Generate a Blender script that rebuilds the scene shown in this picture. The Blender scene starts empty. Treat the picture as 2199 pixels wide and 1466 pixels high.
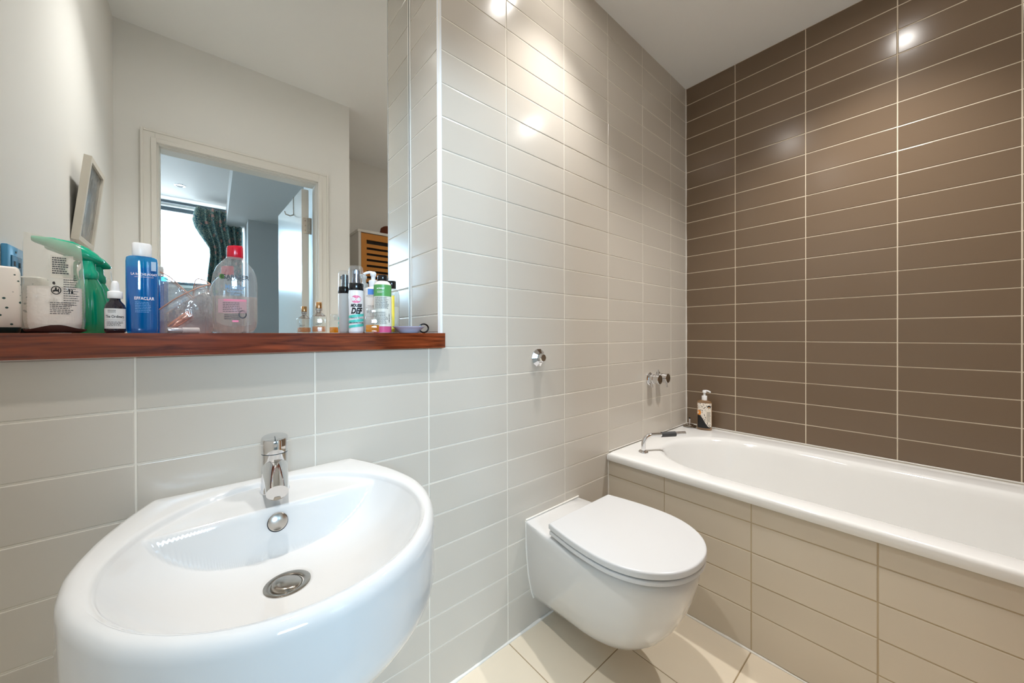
import bpy, bmesh, math, random
from mathutils import Vector, Matrix
random.seed(7)
S = bpy.context.scene
COL = S.collection
PI = math.pi
def R(d): return math.radians(d)

# ------------------------------------------------------------------ camera, world, exposure
FPX = 777.54
cd = bpy.data.cameras.new('camera'); cam = bpy.data.objects.new('camera', cd); COL.objects.link(cam)
cd.sensor_fit = 'HORIZONTAL'; cd.sensor_width = 36.0; cd.lens = FPX * 36.0 / 2199.0
cd.shift_x = (1099.5 - 1095.55) / 2199.0; cd.shift_y = (720.51 - 733.0) / 2199.0
cd.clip_start = 0.01
_yaw, _pit, _rol = 0.8643, -0.0033, -0.0032
_f = Vector((math.cos(_yaw)*math.cos(_pit), math.sin(_yaw)*math.cos(_pit), math.sin(_pit)))
_r = Vector((math.sin(_yaw), -math.cos(_yaw), 0)); _u = _r.cross(_f)
_r2 = _r*math.cos(_rol) + _u*math.sin(_rol); _u2 = -_r*math.sin(_rol) + _u*math.cos(_rol)
_m = Matrix((( _r2.x, _u2.x, -_f.x), (_r2.y, _u2.y, -_f.y), (_r2.z, _u2.z, -_f.z))).to_4x4()
_m.translation = Vector((-2.1994, -0.9605, 1.0697))
cam.matrix_world = _m
S.camera = cam
w = bpy.data.worlds.new('sky'); S.world = w; w.use_nodes = True
_nt = w.node_tree; _tc = _nt.nodes.new('ShaderNodeTexCoord'); _sx = _nt.nodes.new('ShaderNodeSeparateXYZ'); _cr = _nt.nodes.new('ShaderNodeValToRGB')
_cr.color_ramp.elements[0].position = 0.47; _cr.color_ramp.elements[0].color = (0.15, 0.165, 0.18, 1)     # ground and street
_cr.color_ramp.elements[1].position = 0.53; _cr.color_ramp.elements[1].color = (0.50, 0.75, 1.0, 1)       # overcast sky
_mr = _nt.nodes.new('ShaderNodeMapRange'); _mr.inputs['From Min'].default_value = -1
_nt.links.new(_tc.outputs['Generated'], _sx.inputs[0]); _nt.links.new(_sx.outputs['Z'], _mr.inputs['Value']); _nt.links.new(_mr.outputs[0], _cr.inputs[0])
_nt.links.new(_cr.outputs[0], _nt.nodes['Background'].inputs[0])
w.node_tree.nodes['Background'].inputs[1].default_value = 46.0
S.view_settings.view_transform = 'Standard'; S.view_settings.look = 'None'
S.view_settings.exposure = 0.06; S.view_settings.gamma = 1.0
S.view_settings.use_curve_mapping = False
LAMP_W = 66.0                        # ceiling downlights
LAMP_COL = (1.0, 0.985, 0.965)
# daylight portal in the bedroom window
pl = bpy.data.lights.new('window_daylight', 'AREA'); pl.shape = 'RECTANGLE'; pl.size = 1.75; pl.size_y = 0.86
po = bpy.data.objects.new('window_daylight', pl); COL.objects.link(po)
po.location = (-2.7, -3.97, 2.04); po.rotation_euler = (R(90), 0, 0)
try: pl.cycles.is_portal = True
except Exception: pass

# ------------------------------------------------------------------ helpers
def obj(name, mesh, mats=None, parent=None, label=None, cat=None, group=None, kind=None):
    o = bpy.data.objects.new(name, mesh); COL.objects.link(o)
    if mats is not None:
        ms = mats if isinstance(mats, (list, tuple)) else [mats]
        if mesh is not None and len(mesh.materials) == 0:
            for m in ms: mesh.materials.append(m)
    if parent is not None: o.parent = parent
    if label: o['label'] = label
    if cat: o['category'] = cat
    if group: o['group'] = group
    if kind: o['kind'] = kind
    return o
def empty(name, loc=(0,0,0), rz=0, **k):
    o = obj(name, None, **k); o.location = loc; o.rotation_euler = (0,0,rz); o.empty_display_size = 0.02
    return o
def mk(verts, faces, smooth=False, ang=35):
    me = bpy.data.meshes.new('m'); me.from_pydata([tuple(v) for v in verts], [], faces); me.update()
    if smooth:
        for p in me.polygons: p.use_smooth = True
        try: me.set_sharp_from_angle(angle=R(ang))
        except Exception: pass
    return me
def fixn(me):
    bm = bmesh.new(); bm.from_mesh(me); bmesh.ops.recalc_face_normals(bm, faces=bm.faces[:]); bm.to_mesh(me); bm.free(); return me
class MB:
    def __init__(s): s.v = []; s.f = []
    def add(s, vs, fs):
        n = len(s.v); s.v += [tuple(v) for v in vs]; s.f += [tuple(i+n for i in f) for f in fs]; return s
    def box(s, x0, x1, y0, y1, z0, z1):
        return s.add([(x0,y0,z0),(x1,y0,z0),(x1,y1,z0),(x0,y1,z0),(x0,y0,z1),(x1,y0,z1),(x1,y1,z1),(x0,y1,z1)],
                     [(3,2,1,0),(4,5,6,7),(0,1,5,4),(1,2,6,5),(2,3,7,6),(3,0,4,7)])
    def loft(s, rings, cap0=True, cap1=True, closed=True):
        n = len(rings[0]); b = len(s.v)
        for r in rings: s.v += [tuple(p) for p in r]
        for i in range(len(rings)-1):
            for j in range(n if closed else n-1):
                k = (j+1) % n
                s.f.append((b+i*n+j, b+i*n+k, b+(i+1)*n+k, b+(i+1)*n+j))
        if cap0: s.f.append(tuple(b+j for j in reversed(range(n))))
        if cap1: s.f.append(tuple(b+(len(rings)-1)*n+j for j in range(n)))
        return s
    def lathe(s, prof, n=32, c=(0,0,0), cap0=True, cap1=True, sx=1, sy=1):
        rings = [[(c[0]+r*sx*math.cos(2*PI*j/n), c[1]+r*sy*math.sin(2*PI*j/n), c[2]+z) for j in range(n)] for r, z in prof]
        return s.loft(rings, cap0, cap1)
    def tube(s, pts, rad, n=12, caps=True):
        pts = [Vector(p) for p in pts]; rs = rad if isinstance(rad, (list,tuple)) else [rad]*len(pts)
        t0 = (pts[1]-pts[0]).normalized()
        a = t0.orthogonal().normalized(); rings = []
        for i, p in enumerate(pts):
            if i == 0: t = t0
            elif i == len(pts)-1: t = (pts[i]-pts[i-1]).normalized()
            else: t = ((pts[i+1]-p).normalized() + (p-pts[i-1]).normalized()).normalized()
            a = (a - t*a.dot(t)).normalized(); b = t.cross(a)
            rings.append([p + (a*math.cos(2*PI*j/n) + b*math.sin(2*PI*j/n))*rs[i] for j in range(n)])
        return s.loft(rings, caps, caps)
    def mesh(s, smooth=False, ang=35, bevel=0, seg=2):
        me = fixn(mk(s.v, s.f))
        if bevel:
            bm = bmesh.new(); bm.from_mesh(me)
            ed = [e for e in bm.edges if len(e.link_faces) == 2 and e.calc_face_angle(0) > R(30)]
            bmesh.ops.bevel(bm, geom=ed, offset=bevel, segments=seg, profile=0.5, affect='EDGES'); bm.to_mesh(me); bm.free()
        if smooth:
            for p in me.polygons: p.use_smooth = True
            me.set_sharp_from_angle(angle=R(ang))
        return me
def xf(me, mat): me.transform(mat); return me
def axis_y(me): return xf(me, Matrix.Rotation(R(90), 4, 'X'))    # local +z -> -y
def smooth_path(pts, n=8):
    P = [Vector(p) for p in pts]; out = []
    for i in range(len(P)-1):
        p0 = P[max(i-1,0)]; p1 = P[i]; p2 = P[i+1]; p3 = P[min(i+2,len(P)-1)]
        for k in range(n):
            t = k/n
            out.append(0.5*((2*p1)+(p2-p0)*t+(2*p0-5*p1+4*p2-p3)*t*t+(-p0+3*p1-3*p2+p3)*t**3))
    out.append(P[-1]); return out
def sst(x, a=0., b=1.):
    t = max(0., min(1., (x-a)/(b-a))); return t*t*(3-2*t)
def interp(x, pts):
    if x <= pts[0][0]: return pts[0][1]
    for (a, va), (b, vb) in zip(pts, pts[1:]):
        if x <= b: return va + (vb-va)*(x-a)/(b-a)
    return pts[-1][1]

# ------------------------------------------------------------------ materials
MATS = {}
def srgb(r, g, b):
    f = lambda c: ((c/255+0.055)/1.055)**2.4 if c > 10 else c/255/12.92
    return (f(r), f(g), f(b), 1)
def pm(name, col, rough=0.5, metal=0., spec=0.5, coat=0., noise=0., nscale=6., bump=0., bscale=40., rand=0., trans=0., ior=1.45, alpha=1., emit=None, estr=0., sss=0.):
    m = bpy.data.materials.new(name); m.use_nodes = True; nt = m.node_tree; b = nt.nodes['Principled BSDF']
    b.inputs['Base Color'].default_value = col; b.inputs['Roughness'].default_value = rough; b.inputs['Metallic'].default_value = metal
    b.inputs['Specular IOR Level'].default_value = spec; b.inputs['Coat Weight'].default_value = coat; b.inputs['Coat Roughness'].default_value = 0.03
    b.inputs['Transmission Weight'].default_value = trans; b.inputs['IOR'].default_value = ior; b.inputs['Alpha'].default_value = alpha
    if emit: b.inputs['Emission Color'].default_value = emit; b.inputs['Emission Strength'].default_value = estr
    N = nt.nodes; L = nt.links; src = None
    if noise or rand:
        tc = N.new('ShaderNodeTexCoord'); nz = N.new('ShaderNodeTexNoise'); nz.inputs['Scale'].default_value = nscale; nz.inputs['Detail'].default_value = 4
        L.new(tc.outputs['Object'], nz.inputs['Vector'])
        hv = N.new('ShaderNodeHueSaturation'); hv.inputs['Color'].default_value = col
        mr = N.new('ShaderNodeMapRange'); mr.inputs['To Min'].default_value = 1-noise; mr.inputs['To Max'].default_value = 1+noise
        L.new(nz.outputs['Fac'], mr.inputs['Value'])
        if rand:
            oi = N.new('ShaderNodeObjectInfo'); m2 = N.new('ShaderNodeMapRange'); m2.inputs['To Min'].default_value = 1-rand; m2.inputs['To Max'].default_value = 1+rand
            L.new(oi.outputs['Random'], m2.inputs['Value'])
            mu = N.new('ShaderNodeMath'); mu.operation = 'MULTIPLY'; L.new(mr.outputs[0], mu.inputs[0]); L.new(m2.outputs[0], mu.inputs[1])
            L.new(mu.outputs[0], hv.inputs['Value'])
        else: L.new(mr.outputs[0], hv.inputs['Value'])
        L.new(hv.outputs['Color'], b.inputs['Base Color'])
    if bump:
        tc = N.new('ShaderNodeTexCoord'); nz = N.new('ShaderNodeTexNoise'); nz.inputs['Scale'].default_value = bscale; nz.inputs['Detail'].default_value = 3
        bp = N.new('ShaderNodeBump'); bp.inputs['Strength'].default_value = bump; bp.inputs['Distance'].default_value = 0.002
        L.new(tc.outputs['Object'], nz.inputs['Vector']); L.new(nz.outputs['Fac'], bp.inputs['Height']); L.new(bp.outputs['Normal'], b.inputs['Normal'])
    MATS[name] = m; return m
def film(name, tint, gloss=0.12, rough=0.04, haze=0.0, hazecol=(0.9,0.9,0.9,1), bump=0., bscale=25., fres=1.35):
    """clear plastic or thin glass: tinted see-through film with a Fresnel gloss and some milky haze"""
    m = bpy.data.materials.new(name); m.use_nodes = True; nt = m.node_tree; N = nt.nodes; L = nt.links; N.clear()
    out = N.new('ShaderNodeOutputMaterial'); tr = N.new('ShaderNodeBsdfTransparent'); tr.inputs[0].default_value = tint
    gl = N.new('ShaderNodeBsdfGlossy'); gl.inputs['Roughness'].default_value = rough; gl.inputs[0].default_value = (1,1,1,1)
    df = N.new('ShaderNodeBsdfTranslucent'); df.inputs[0].default_value = hazecol
    d2 = N.new('ShaderNodeBsdfDiffuse'); d2.inputs[0].default_value = hazecol
    dm = N.new('ShaderNodeMixShader'); dm.inputs[0].default_value = 0.5; L.new(df.outputs[0], dm.inputs[1]); L.new(d2.outputs[0], dm.inputs[2])
    fr = N.new('ShaderNodeFresnel'); fr.inputs['IOR'].default_value = fres
    ad = N.new('ShaderNodeMath'); ad.operation = 'ADD'; ad.use_clamp = True; ad.inputs[1].default_value = gloss; L.new(fr.outputs[0], ad.inputs[0])
    ge = N.new('ShaderNodeNewGeometry'); inv = N.new('ShaderNodeMath'); inv.operation = 'SUBTRACT'; inv.inputs[0].default_value = 1; L.new(ge.outputs['Backfacing'], inv.inputs[1])
    mu = N.new('ShaderNodeMath'); mu.operation = 'MULTIPLY'; L.new(ad.outputs[0], mu.inputs[0]); L.new(inv.outputs[0], mu.inputs[1]); ad = mu
    mh = N.new('ShaderNodeMixShader'); mh.inputs[0].default_value = haze; L.new(tr.outputs[0], mh.inputs[1]); L.new(dm.outputs[0], mh.inputs[2])
    mx = N.new('ShaderNodeMixShader'); L.new(ad.outputs[0], mx.inputs[0]); L.new(mh.outputs[0], mx.inputs[1]); L.new(gl.outputs[0], mx.inputs[2])
    L.new(mx.outputs[0], out.inputs[0])
    if bump:
        tc = N.new('ShaderNodeTexCoord'); nz = N.new('ShaderNodeTexNoise'); nz.inputs['Scale'].default_value = bscale
        bp = N.new('ShaderNodeBump'); bp.inputs['Strength'].default_value = bump; bp.inputs['Distance'].default_value = 0.01
        L.new(tc.outputs['Object'], nz.inputs['Vector']); L.new(nz.outputs['Fac'], bp.inputs['Height'])
        L.new(bp.outputs['Normal'], gl.inputs['Normal']); L.new(bp.outputs['Normal'], fr.inputs['Normal'])
    MATS[name] = m; return m

M_tile = pm('pale_tile', srgb(203,195,183), rough=0.18, spec=0.5, noise=0.015, nscale=3, rand=0.02, bump=0.05, bscale=9)
M_tilep = pm('panel_tile', srgb(211,200,182), rough=0.18, spec=0.5, noise=0.03, nscale=5, rand=0.02, bump=0.05, bscale=9)
M_brown = pm('brown_tile', srgb(120,101,82), rough=0.21, spec=0.5, noise=0.02, nscale=5, rand=0.03, bump=0.04, bscale=12)
M_ftile = pm('floor_tile', srgb(231,218,196), rough=0.32, noise=0.03, nscale=7, rand=0.015, bump=0.06, bscale=14)
M_grout = pm('pale_grout', srgb(238,231,218), rough=0.8, noise=0.04, nscale=30)
M_groutb = pm('cream_grout', srgb(226,212,190), rough=0.8, noise=0.05, nscale=30)
M_groutp = pm('stained_grout', srgb(186,168,138), rough=0.85, noise=0.16, nscale=14)
M_groutf = pm('floor_grout', srgb(160,140,108), rough=0.85, noise=0.2, nscale=20)
M_seal = pm('sealant', srgb(232,228,220), rough=0.4)
M_paint = pm('wall_paint', srgb(241,238,232), rough=0.55, spec=0.35, noise=0.01, nscale=3, bump=0.03, bscale=60)
M_ceil = pm('ceiling_paint', srgb(247,246,243), rough=0.7, spec=0.2, noise=0.01, nscale=3)
M_bpaint = pm('bedroom_paint', srgb(206,204,200), rough=0.6, spec=0.3)
M_white = pm('white_gloss_paint', srgb(222,218,210), rough=0.16, spec=0.5, bump=0.06, bscale=10)
M_casing = pm('casing_paint', srgb(236,231,222), rough=0.35)
M_cer = pm('ceramic', srgb(219,218,216), rough=0.06, spec=0.5, coat=0.3)
M_bath = pm('bath_enamel', srgb(238,237,234), rough=0.10, spec=0.5, coat=0.2)
M_seat = pm('seat_plastic', srgb(214,214,214), rough=0.22, spec=0.5)
M_chrome = pm('chrome', (0.76,0.76,0.77,1), rough=0.05, metal=1)
M_steel = pm('brushed_steel', (0.55,0.53,0.50,1), rough=0.22, metal=1)
M_tarn = pm('tarnished_chrome', (0.40,0.36,0.31,1), rough=0.2, metal=1, noise=0.35, nscale=60)
M_mirror = pm('mirror_glass', (0.86,0.88,0.87,1), rough=0.0, metal=1)
M_medge = pm('mirror_edge', srgb(44,56,60), rough=0.3)
M_black = pm('black_plastic', srgb(16,17,20), rough=0.18, coat=0.2)
M_rubber = pm('grey_rubber', srgb(66,66,66), rough=0.5)
M_wplas = pm('white_plastic', srgb(240,240,240), rough=0.25)
M_lens = pm('lamp_lens', (1,0.9,0.75,1), rough=0.3, emit=(1,0.965,0.92,1), estr=230)
M_off = pm('lamp_lens_off', srgb(60,60,60), rough=0.2)
M_ink = pm('black_ink', srgb(20,20,22), rough=0.4)
M_wink = pm('white_ink', srgb(245,245,245), rough=0.4)
M_gink = pm('grey_ink', srgb(62,64,70), rough=0.4)
M_pink = pm('pink_ink', srgb(238,130,166), rough=0.35)
M_teal = pm('teal_ink', srgb(86,205,190), rough=0.35)
M_bink = pm('blue_ink', srgb(20,104,190), rough=0.35)
M_red = pm('red_plastic', srgb(196,14,44), rough=0.22, coat=0.3)
M_green = pm('label_green', srgb(92,162,92), rough=0.3)
M_yellow = pm('label_yellow', srgb(246,216,50), rough=0.35)
M_lblw = pm('label_white', srgb(226,226,224), rough=0.4)
M_cream = pm('cream_plastic', srgb(232,220,208), rough=0.3)
M_paleg = pm('pale_print', srgb(222,224,214), rough=0.35)
M_cotton = pm('cotton', srgb(252,246,242), rough=0.95, bump=0.5, bscale=120)
M_copper = pm('copper_tube', srgb(226,150,118), rough=0.22, metal=0.85)
M_silver = pm('silver_tube', srgb(214,208,204), rough=0.25, metal=0.6)
M_pipe = pm('pouch_piping', srgb(196,150,128), rough=0.4)
M_gold = pm('gold_cap', srgb(214,164,112), rough=0.18, metal=1)
M_socket = pm('socket_film', srgb(92,172,222), rough=0.2, coat=0.3)
M_socketd = pm('socket_insert', srgb(24,104,142), rough=0.25)
M_hole = pm('dark_hole', srgb(8,14,20), rough=0.6)
M_frame = pm('frame_white', srgb(228,218,202), rough=0.4)
M_curtw = pm('window_frame_grey', srgb(96,106,112), rough=0.4)
M_hat = pm('hat_felt', srgb(112,56,30), rough=0.9, bump=0.3, bscale=150)
M_bamboo = pm('bamboo', srgb(196,128,52), rough=0.4, noise=0.12, nscale=12)
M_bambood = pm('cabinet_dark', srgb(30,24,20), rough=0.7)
M_bagdark = pm('bag_brown', srgb(78,50,44), rough=0.5)
M_enamel = pm('enamel_blue', srgb(206,214,236), rough=0.14, coat=0.4)
M_amber = film('oil_amber', (1.0,0.66,0.03,1), gloss=0.03, haze=0.5, hazecol=srgb(252,180,10))
M_rose = film('perfume_rose', (0.96,0.70,0.52,1), gloss=0.03, haze=0.25, hazecol=srgb(226,160,116))
M_pinkliq = pm('pink_liquid', srgb(206,92,140), rough=0.25)
M_glass = film('clear_glass', (0.93,0.95,0.95,1), gloss=0.07, fres=1.5)
M_pet = film('clear_bottle', (0.97,0.98,0.99,1), gloss=0.06, rough=0.03, fres=1.38, haze=0.13, hazecol=srgb(240,246,250))
M_water = film('micellar_water', (0.93,0.90,0.87,1), gloss=0.02, haze=0.22, hazecol=srgb(226,206,196), fres=1.2)
M_bluep = film('blue_bottle', (0.12,0.70,0.95,1), gloss=0.05, rough=0.03, haze=0.5, hazecol=srgb(0,164,232))
M_greenp = film('green_bottle', (0.14,0.80,0.62,1), gloss=0.06, rough=0.03, haze=0.55, hazecol=srgb(8,186,144))
M_greens = pm('green_trigger', srgb(6,164,128), rough=0.15, coat=0.3)
M_amberg = pm('dark_glass', srgb(34,30,40), rough=0.06, coat=0.4)
M_bag = film('soft_plastic', (0.98,0.98,0.97,1), gloss=0.05, rough=0.10, haze=0.20, hazecol=srgb(248,240,226), bump=0.5, bscale=30)
M_pouch = film('pouch_vinyl', (0.97,0.97,0.98,1), gloss=0.07, rough=0.06, haze=0.09, hazecol=srgb(244,246,250), bump=0.6, bscale=45)
M_lucite = film('clear_cap', (0.95,0.96,0.97,1), gloss=0.10, rough=0.03, haze=0.08)
M_pane = film('window_glass', (0.98,0.99,0.99,1), gloss=0.0, fres=1.3)
M_trcream = film('clear_cream_bottle', (0.90,0.90,0.87,1), gloss=0.06, haze=0.3, hazecol=srgb(226,224,214))
def wood_mat():
    m = pm('mahogany', srgb(96,40,22), rough=0.2, coat=0.35); nt = m.node_tree; N = nt.nodes; L = nt.links; b = N['Principled BSDF']
    tc = N.new('ShaderNodeTexCoord'); mp = N.new('ShaderNodeMapping'); mp.inputs['Scale'].default_value = (3, 40, 40)
    nz = N.new('ShaderNodeTexNoise'); nz.inputs['Scale'].default_value = 3; nz.inputs['Detail'].default_value = 8; nz.inputs['Distortion'].default_value = 0.6
    n2 = N.new('ShaderNodeTexNoise'); n2.inputs['Scale'].default_value = 2.2
    cr = N.new('ShaderNodeValToRGB'); cr.color_ramp.elements[0].position = 0.3; cr.color_ramp.elements[0].color = srgb(70,26,13)
    cr.color_ramp.elements[1].position = 0.72; cr.color_ramp.elements[1].color = srgb(142,66,34)
    L.new(tc.outputs['Object'], mp.inputs[0]); L.new(mp.outputs[0], nz.inputs['Vector']); L.new(nz.outputs['Fac'], cr.inputs[0])
    L.new(cr.outputs[0], b.inputs['Base Color'])
    bp = N.new('ShaderNodeBump'); bp.inputs['Strength'].default_value = 0.12; bp.inputs['Distance'].default_value = 0.001
    L.new(nz.outputs['Fac'], bp.inputs['Height']); L.new(bp.outputs[0], b.inputs['Normal'])
    return m
M_wood = wood_mat()
def curtain_mat():
    m = pm('floral_curtain', srgb(22,40,56), rough=0.9); nt = m.node_tree; N = nt.nodes; L = nt.links; b = N['Principled BSDF']
    tc = N.new('ShaderNodeTexCoord')
    def vor(s):
        v = N.new('ShaderNodeTexVoronoi'); v.inputs['Scale'].default_value = s; L.new(tc.outputs['Object'], v.inputs['Vector']); return v
    nz = N.new('ShaderNodeTexNoise'); nz.inputs['Scale'].default_value = 60; nz.inputs['Detail'].default_value = 5; nz.inputs['Distortion'].default_value = 2.5
    L.new(tc.outputs['Object'], nz.inputs['Vector'])
    cr = N.new('ShaderNodeValToRGB'); e = cr.color_ramp.elements
    e[0].position = 0.42; e[0].color = srgb(34,60,84); e[1].position = 0.60; e[1].color = srgb(190,190,164)
    x = cr.color_ramp.elements.new(0.50); x.color = srgb(64,124,126)
    L.new(nz.outputs['Fac'], cr.inputs[0])
    v = vor(13); r2 = N.new('ShaderNodeValToRGB'); r2.color_ramp.interpolation = 'EASE'
    r2.color_ramp.elements[0].position = 0.22; r2.color_ramp.elements[0].color = (1,1,1,1); r2.color_ramp.elements[1].position = 0.30; r2.color_ramp.elements[1].color = (0,0,0,1)
    L.new(v.outputs['Distance'], r2.inputs[0])
    mx = N.new('ShaderNodeMixRGB'); L.new(r2.outputs[0], mx.inputs[0]); L.new(cr.outputs[0], mx.inputs[1]); mx.inputs[2].default_value = srgb(196,150,140)
    L.new(mx.outputs[0], b.inputs['Base Color'])
    return m
M_curt = curtain_mat()
def speckle_mat():
    m = pm('speckled_plastic', srgb(236,226,214), rough=0.3); nt = m.node_tree; N = nt.nodes; L = nt.links; b = N['Principled BSDF']
    tc = N.new('ShaderNodeTexCoord'); v = N.new('ShaderNodeTexVoronoi'); v.inputs['Scale'].default_value = 85; L.new(tc.outputs['Object'], v.inputs['Vector'])
    r2 = N.new('ShaderNodeValToRGB'); r2.color_ramp.elements[0].position = 0.16; r2.color_ramp.elements[0].color = srgb(40,70,62); r2.color_ramp.elements[1].position = 0.2; r2.color_ramp.elements[1].color = srgb(238,228,216)
    L.new(v.outputs['Distance'], r2.inputs[0]); L.new(r2.outputs[0], b.inputs['Base Color']); return m
M_speck = speckle_mat()
def art_mat():
    m = pm('art_print', srgb(110,108,104), rough=0.15); nt = m.node_tree; N = nt.nodes; L = nt.links; b = N['Principled BSDF']
    tc = N.new('ShaderNodeTexCoord'); mp = N.new('ShaderNodeMapping'); mp.inputs['Scale'].default_value = (1, 9, 3); nz = N.new('ShaderNodeTexNoise'); nz.inputs['Scale'].default_value = 5; nz.inputs['Detail'].default_value = 8
    cr = N.new('ShaderNodeValToRGB'); cr.color_ramp.elements[0].position = 0.35; cr.color_ramp.elements[0].color = srgb(78,76,74); cr.color_ramp.elements[1].position = 0.75; cr.color_ramp.elements[1].color = srgb(170,164,154)
    L.new(tc.outputs['Object'], mp.inputs[0]); L.new(mp.outputs[0], nz.inputs['Vector']); L.new(nz.outputs['Fac'], cr.inputs[0]); L.new(cr.outputs[0], b.inputs['Base Color']); return m
M_art = art_mat()
def soaplabel_mat():
    m = pm('spotted_label', srgb(238,228,214), rough=0.35); nt = m.node_tree; N = nt.nodes; L = nt.links; b = N['Principled BSDF']
    tc = N.new('ShaderNodeTexCoord'); v = N.new('ShaderNodeTexVoronoi'); v.inputs['Scale'].default_value = 150; L.new(tc.outputs['Object'], v.inputs['Vector'])
    r2 = N.new('ShaderNodeValToRGB'); r2.color_ramp.elements[0].position = 0.30; r2.color_ramp.elements[0].color = srgb(26,22,20); r2.color_ramp.elements[1].position = 0.36; r2.color_ramp.elements[1].color = srgb(240,230,216)
    L.new(v.outputs['Distance'], r2.inputs[0]); L.new(r2.outputs[0], b.inputs['Base Color']); return m
M_spot = soaplabel_mat()

# ------------------------------------------------------------------ dimensions
Z0 = 1.0307; H = 0.0995; ZC = Z0 + 15*H         # row line 0 and ceiling
XL = -2.50; YD = -1.074; YE = -1.78; XE = -1.474  # left wall, door wall, bath end wall, end of the door wall
NX = -1.657; YM = 0.197                           # niche side and mirror plane
SH0, SH1 = 1.031, 1.0745                          # shelf bottom and top
XP = -0.796                                       # tiled bath panel
def zrow(r): return Z0 + r*H
TILE = {}
def tile_mesh(wd, ht, mat, th=0.008, ch=0.0011):
    """front face in local xz plane at y=0 facing -y, centred"""
    k = (round(wd,4), round(ht,4), mat.name)
    if k in TILE: return TILE[k]
    a, b = wd/2, ht/2
    def ring(i, y): return [(-a+i,y,-b+i),(a-i,y,-b+i),(a-i,y,b-i),(-a+i,y,b-i)]
    v = ring(ch*1.6, 0) + ring(ch*0.5, ch*0.35) + ring(0, ch*1.3) + ring(0, th)
    f = [(0,1,2,3)]
    for r in range(3):
        for j in range(4):
            k2 = (j+1) % 4; f.append((r*4+j, (r+1)*4+j, (r+1)*4+k2, r*4+k2))
    me = fixn(mk(v, f)); me.materials.append(mat); TILE[k] = me; return me
def put_tile(parent, me, loc, rot=(0,0,0), wob=0.10):
    o = bpy.data.objects.new('tile', me); COL.objects.link(o); o.parent = parent; o.location = loc
    o.rotation_euler = (rot[0]+R(random.gauss(0,wob)), rot[1], rot[2]+R(random.gauss(0,wob*0.6)))
    return o

# ------------------------------------------------------------------ structure: bathroom
b = MB()
b.box(XL-0.12, 0.12, 0.0013, 0.35, 0, SH0)
b.box(NX+0.0015, 0.12, 0.0013, 0.35, SH0, ZC)
b.box(XL-0.12, NX+0.0015, YM+0.006, 0.35, SH0, ZC)
wall_back = obj('wall_back', b.mesh(), M_grout, kind='structure', label='pale glazed tile wall behind the basin and toilet')
GA = 0.0030
cols = [0.0] + [-0.1928-0.3*k for k in range(8)] + [XL]
rows = [0.004] + [zrow(r) for r in range(-9, 16)]
for i in range(len(rows)-1):
    z0, z1 = rows[i], rows[i+1]
    for j in range(len(cols)-1):
        x1, x0 = cols[j], cols[j+1]
        if z0 > SH0-0.01:
            if x1 <= NX: continue
            if x0 < NX: x0 = NX + 0.0085
        if x1 - x0 < 0.02: continue
        g = GA
        if abs(z0-zrow(1)) < 1e-4 and abs(x1+0.7928) < 1e-3: g = 0.0042   # loose service hatch tile
        me = tile_mesh(x1-x0-g, z1-z0-g, M_tile)
        put_tile(wall_back, me, ((x0+x1)/2, 0, (z0+z1)/2))
# tiles on the niche return
for i in range(len(rows)-1):
    z0, z1 = rows[i], rows[i+1]
    if z0 < SH0-0.01: continue
    if i and abs(z0-SH0) < 0.01: z0 = SH1+0.002
    me = tile_mesh(YM-0.012-GA, z1-z0-GA, M_tile)
    put_tile(wall_back, me, (NX, (YM+0.0085+0.0008)/2-0.002, (z0+z1)/2), (0,0,R(-90)))
# corner trim
b = MB(); pr = []
for k in range(9):
    a = R(180 + 90*k/8); pr.append((NX+0.0095+0.0105*math.cos(a), 0.0095+0.0105*math.sin(a)))
pr.append((NX+0.0095, 0.0095))
b.loft([[(x,y,SH1) for x,y in pr], [(x,y,ZC-0.001) for x,y in pr]])
obj('trim_1', b.mesh(True, 40), M_wplas, kind='structure', label='white plastic corner trim beside the mirror niche')

b = MB(); b.box(0.0015, 0.12, YE-0.12, 0.0013, 0, ZC)
wall_right = obj('wall_right', b.mesh(), M_groutb, kind='structure', label='dark brown tiled wall along the bath')
ycols = [0.0] + [-0.2607-0.3*k for k in range(6)] + [YE]
GB = 0.0036
for r in range(-5, 15):
    z0, z1 = zrow(r), zrow(r+1)
    if r == -5: z0 = 0.541
    for j in range(len(ycols)-1):
        y1, y0 = ycols[j], ycols[j+1]
        if y1-y0 < 0.04: continue
        me = tile_mesh(y1-y0-GB, z1-z0-GB, M_brown)
        put_tile(wall_right, me, (0, (y0+y1)/2, (z0+z1)/2), (0,0,R(-90)))
# plain painted shell
b = MB(); b.box(XL-0.12, XL, YD-0.0, YM+0.006, 0, ZC)
obj('wall_left', b.mesh(), M_paint, kind='structure', label='white painted wall with the picture and socket')
OX0, OX1, OZ = -2.351, -1.665, 1.985
b = MB(); b.box(XL-0.12, OX0-0.02, YD-0.10, YD, 0, ZC); b.box(OX1+0.02, XE, YD-0.10, YD, 0, ZC); b.box(OX0-0.02, OX1+0.02, YD-0.10, YD, OZ+0.02, ZC)
b.box(XE-0.10, XE, YE, YD-0.10, 0, ZC)
obj('wall_front', b.mesh(), M_paint, kind='structure', label='white painted wall around the doorway')
b = MB(); b.box(XE-0.10, 0.12, YE-0.12, YE, 0, ZC)
obj('wall_bath_end', b.mesh(), M_paint, kind='structure', label='white painted wall behind the slatted cabinet')
b = MB(); b.box(XL-0.12, 0.12, YE-0.12, 0.35, ZC, ZC+0.1)
obj('ceiling', b.mesh(), M_ceil, kind='structure', label='white bathroom ceiling')
b = MB(); b.box(XL-0.12, 0.12, YE-0.12, 0.35, -0.1, -0.0015)
floor = obj('floor', b.mesh(), M_groutf, kind='structure', label='cream tiled bathroom floor')
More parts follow.
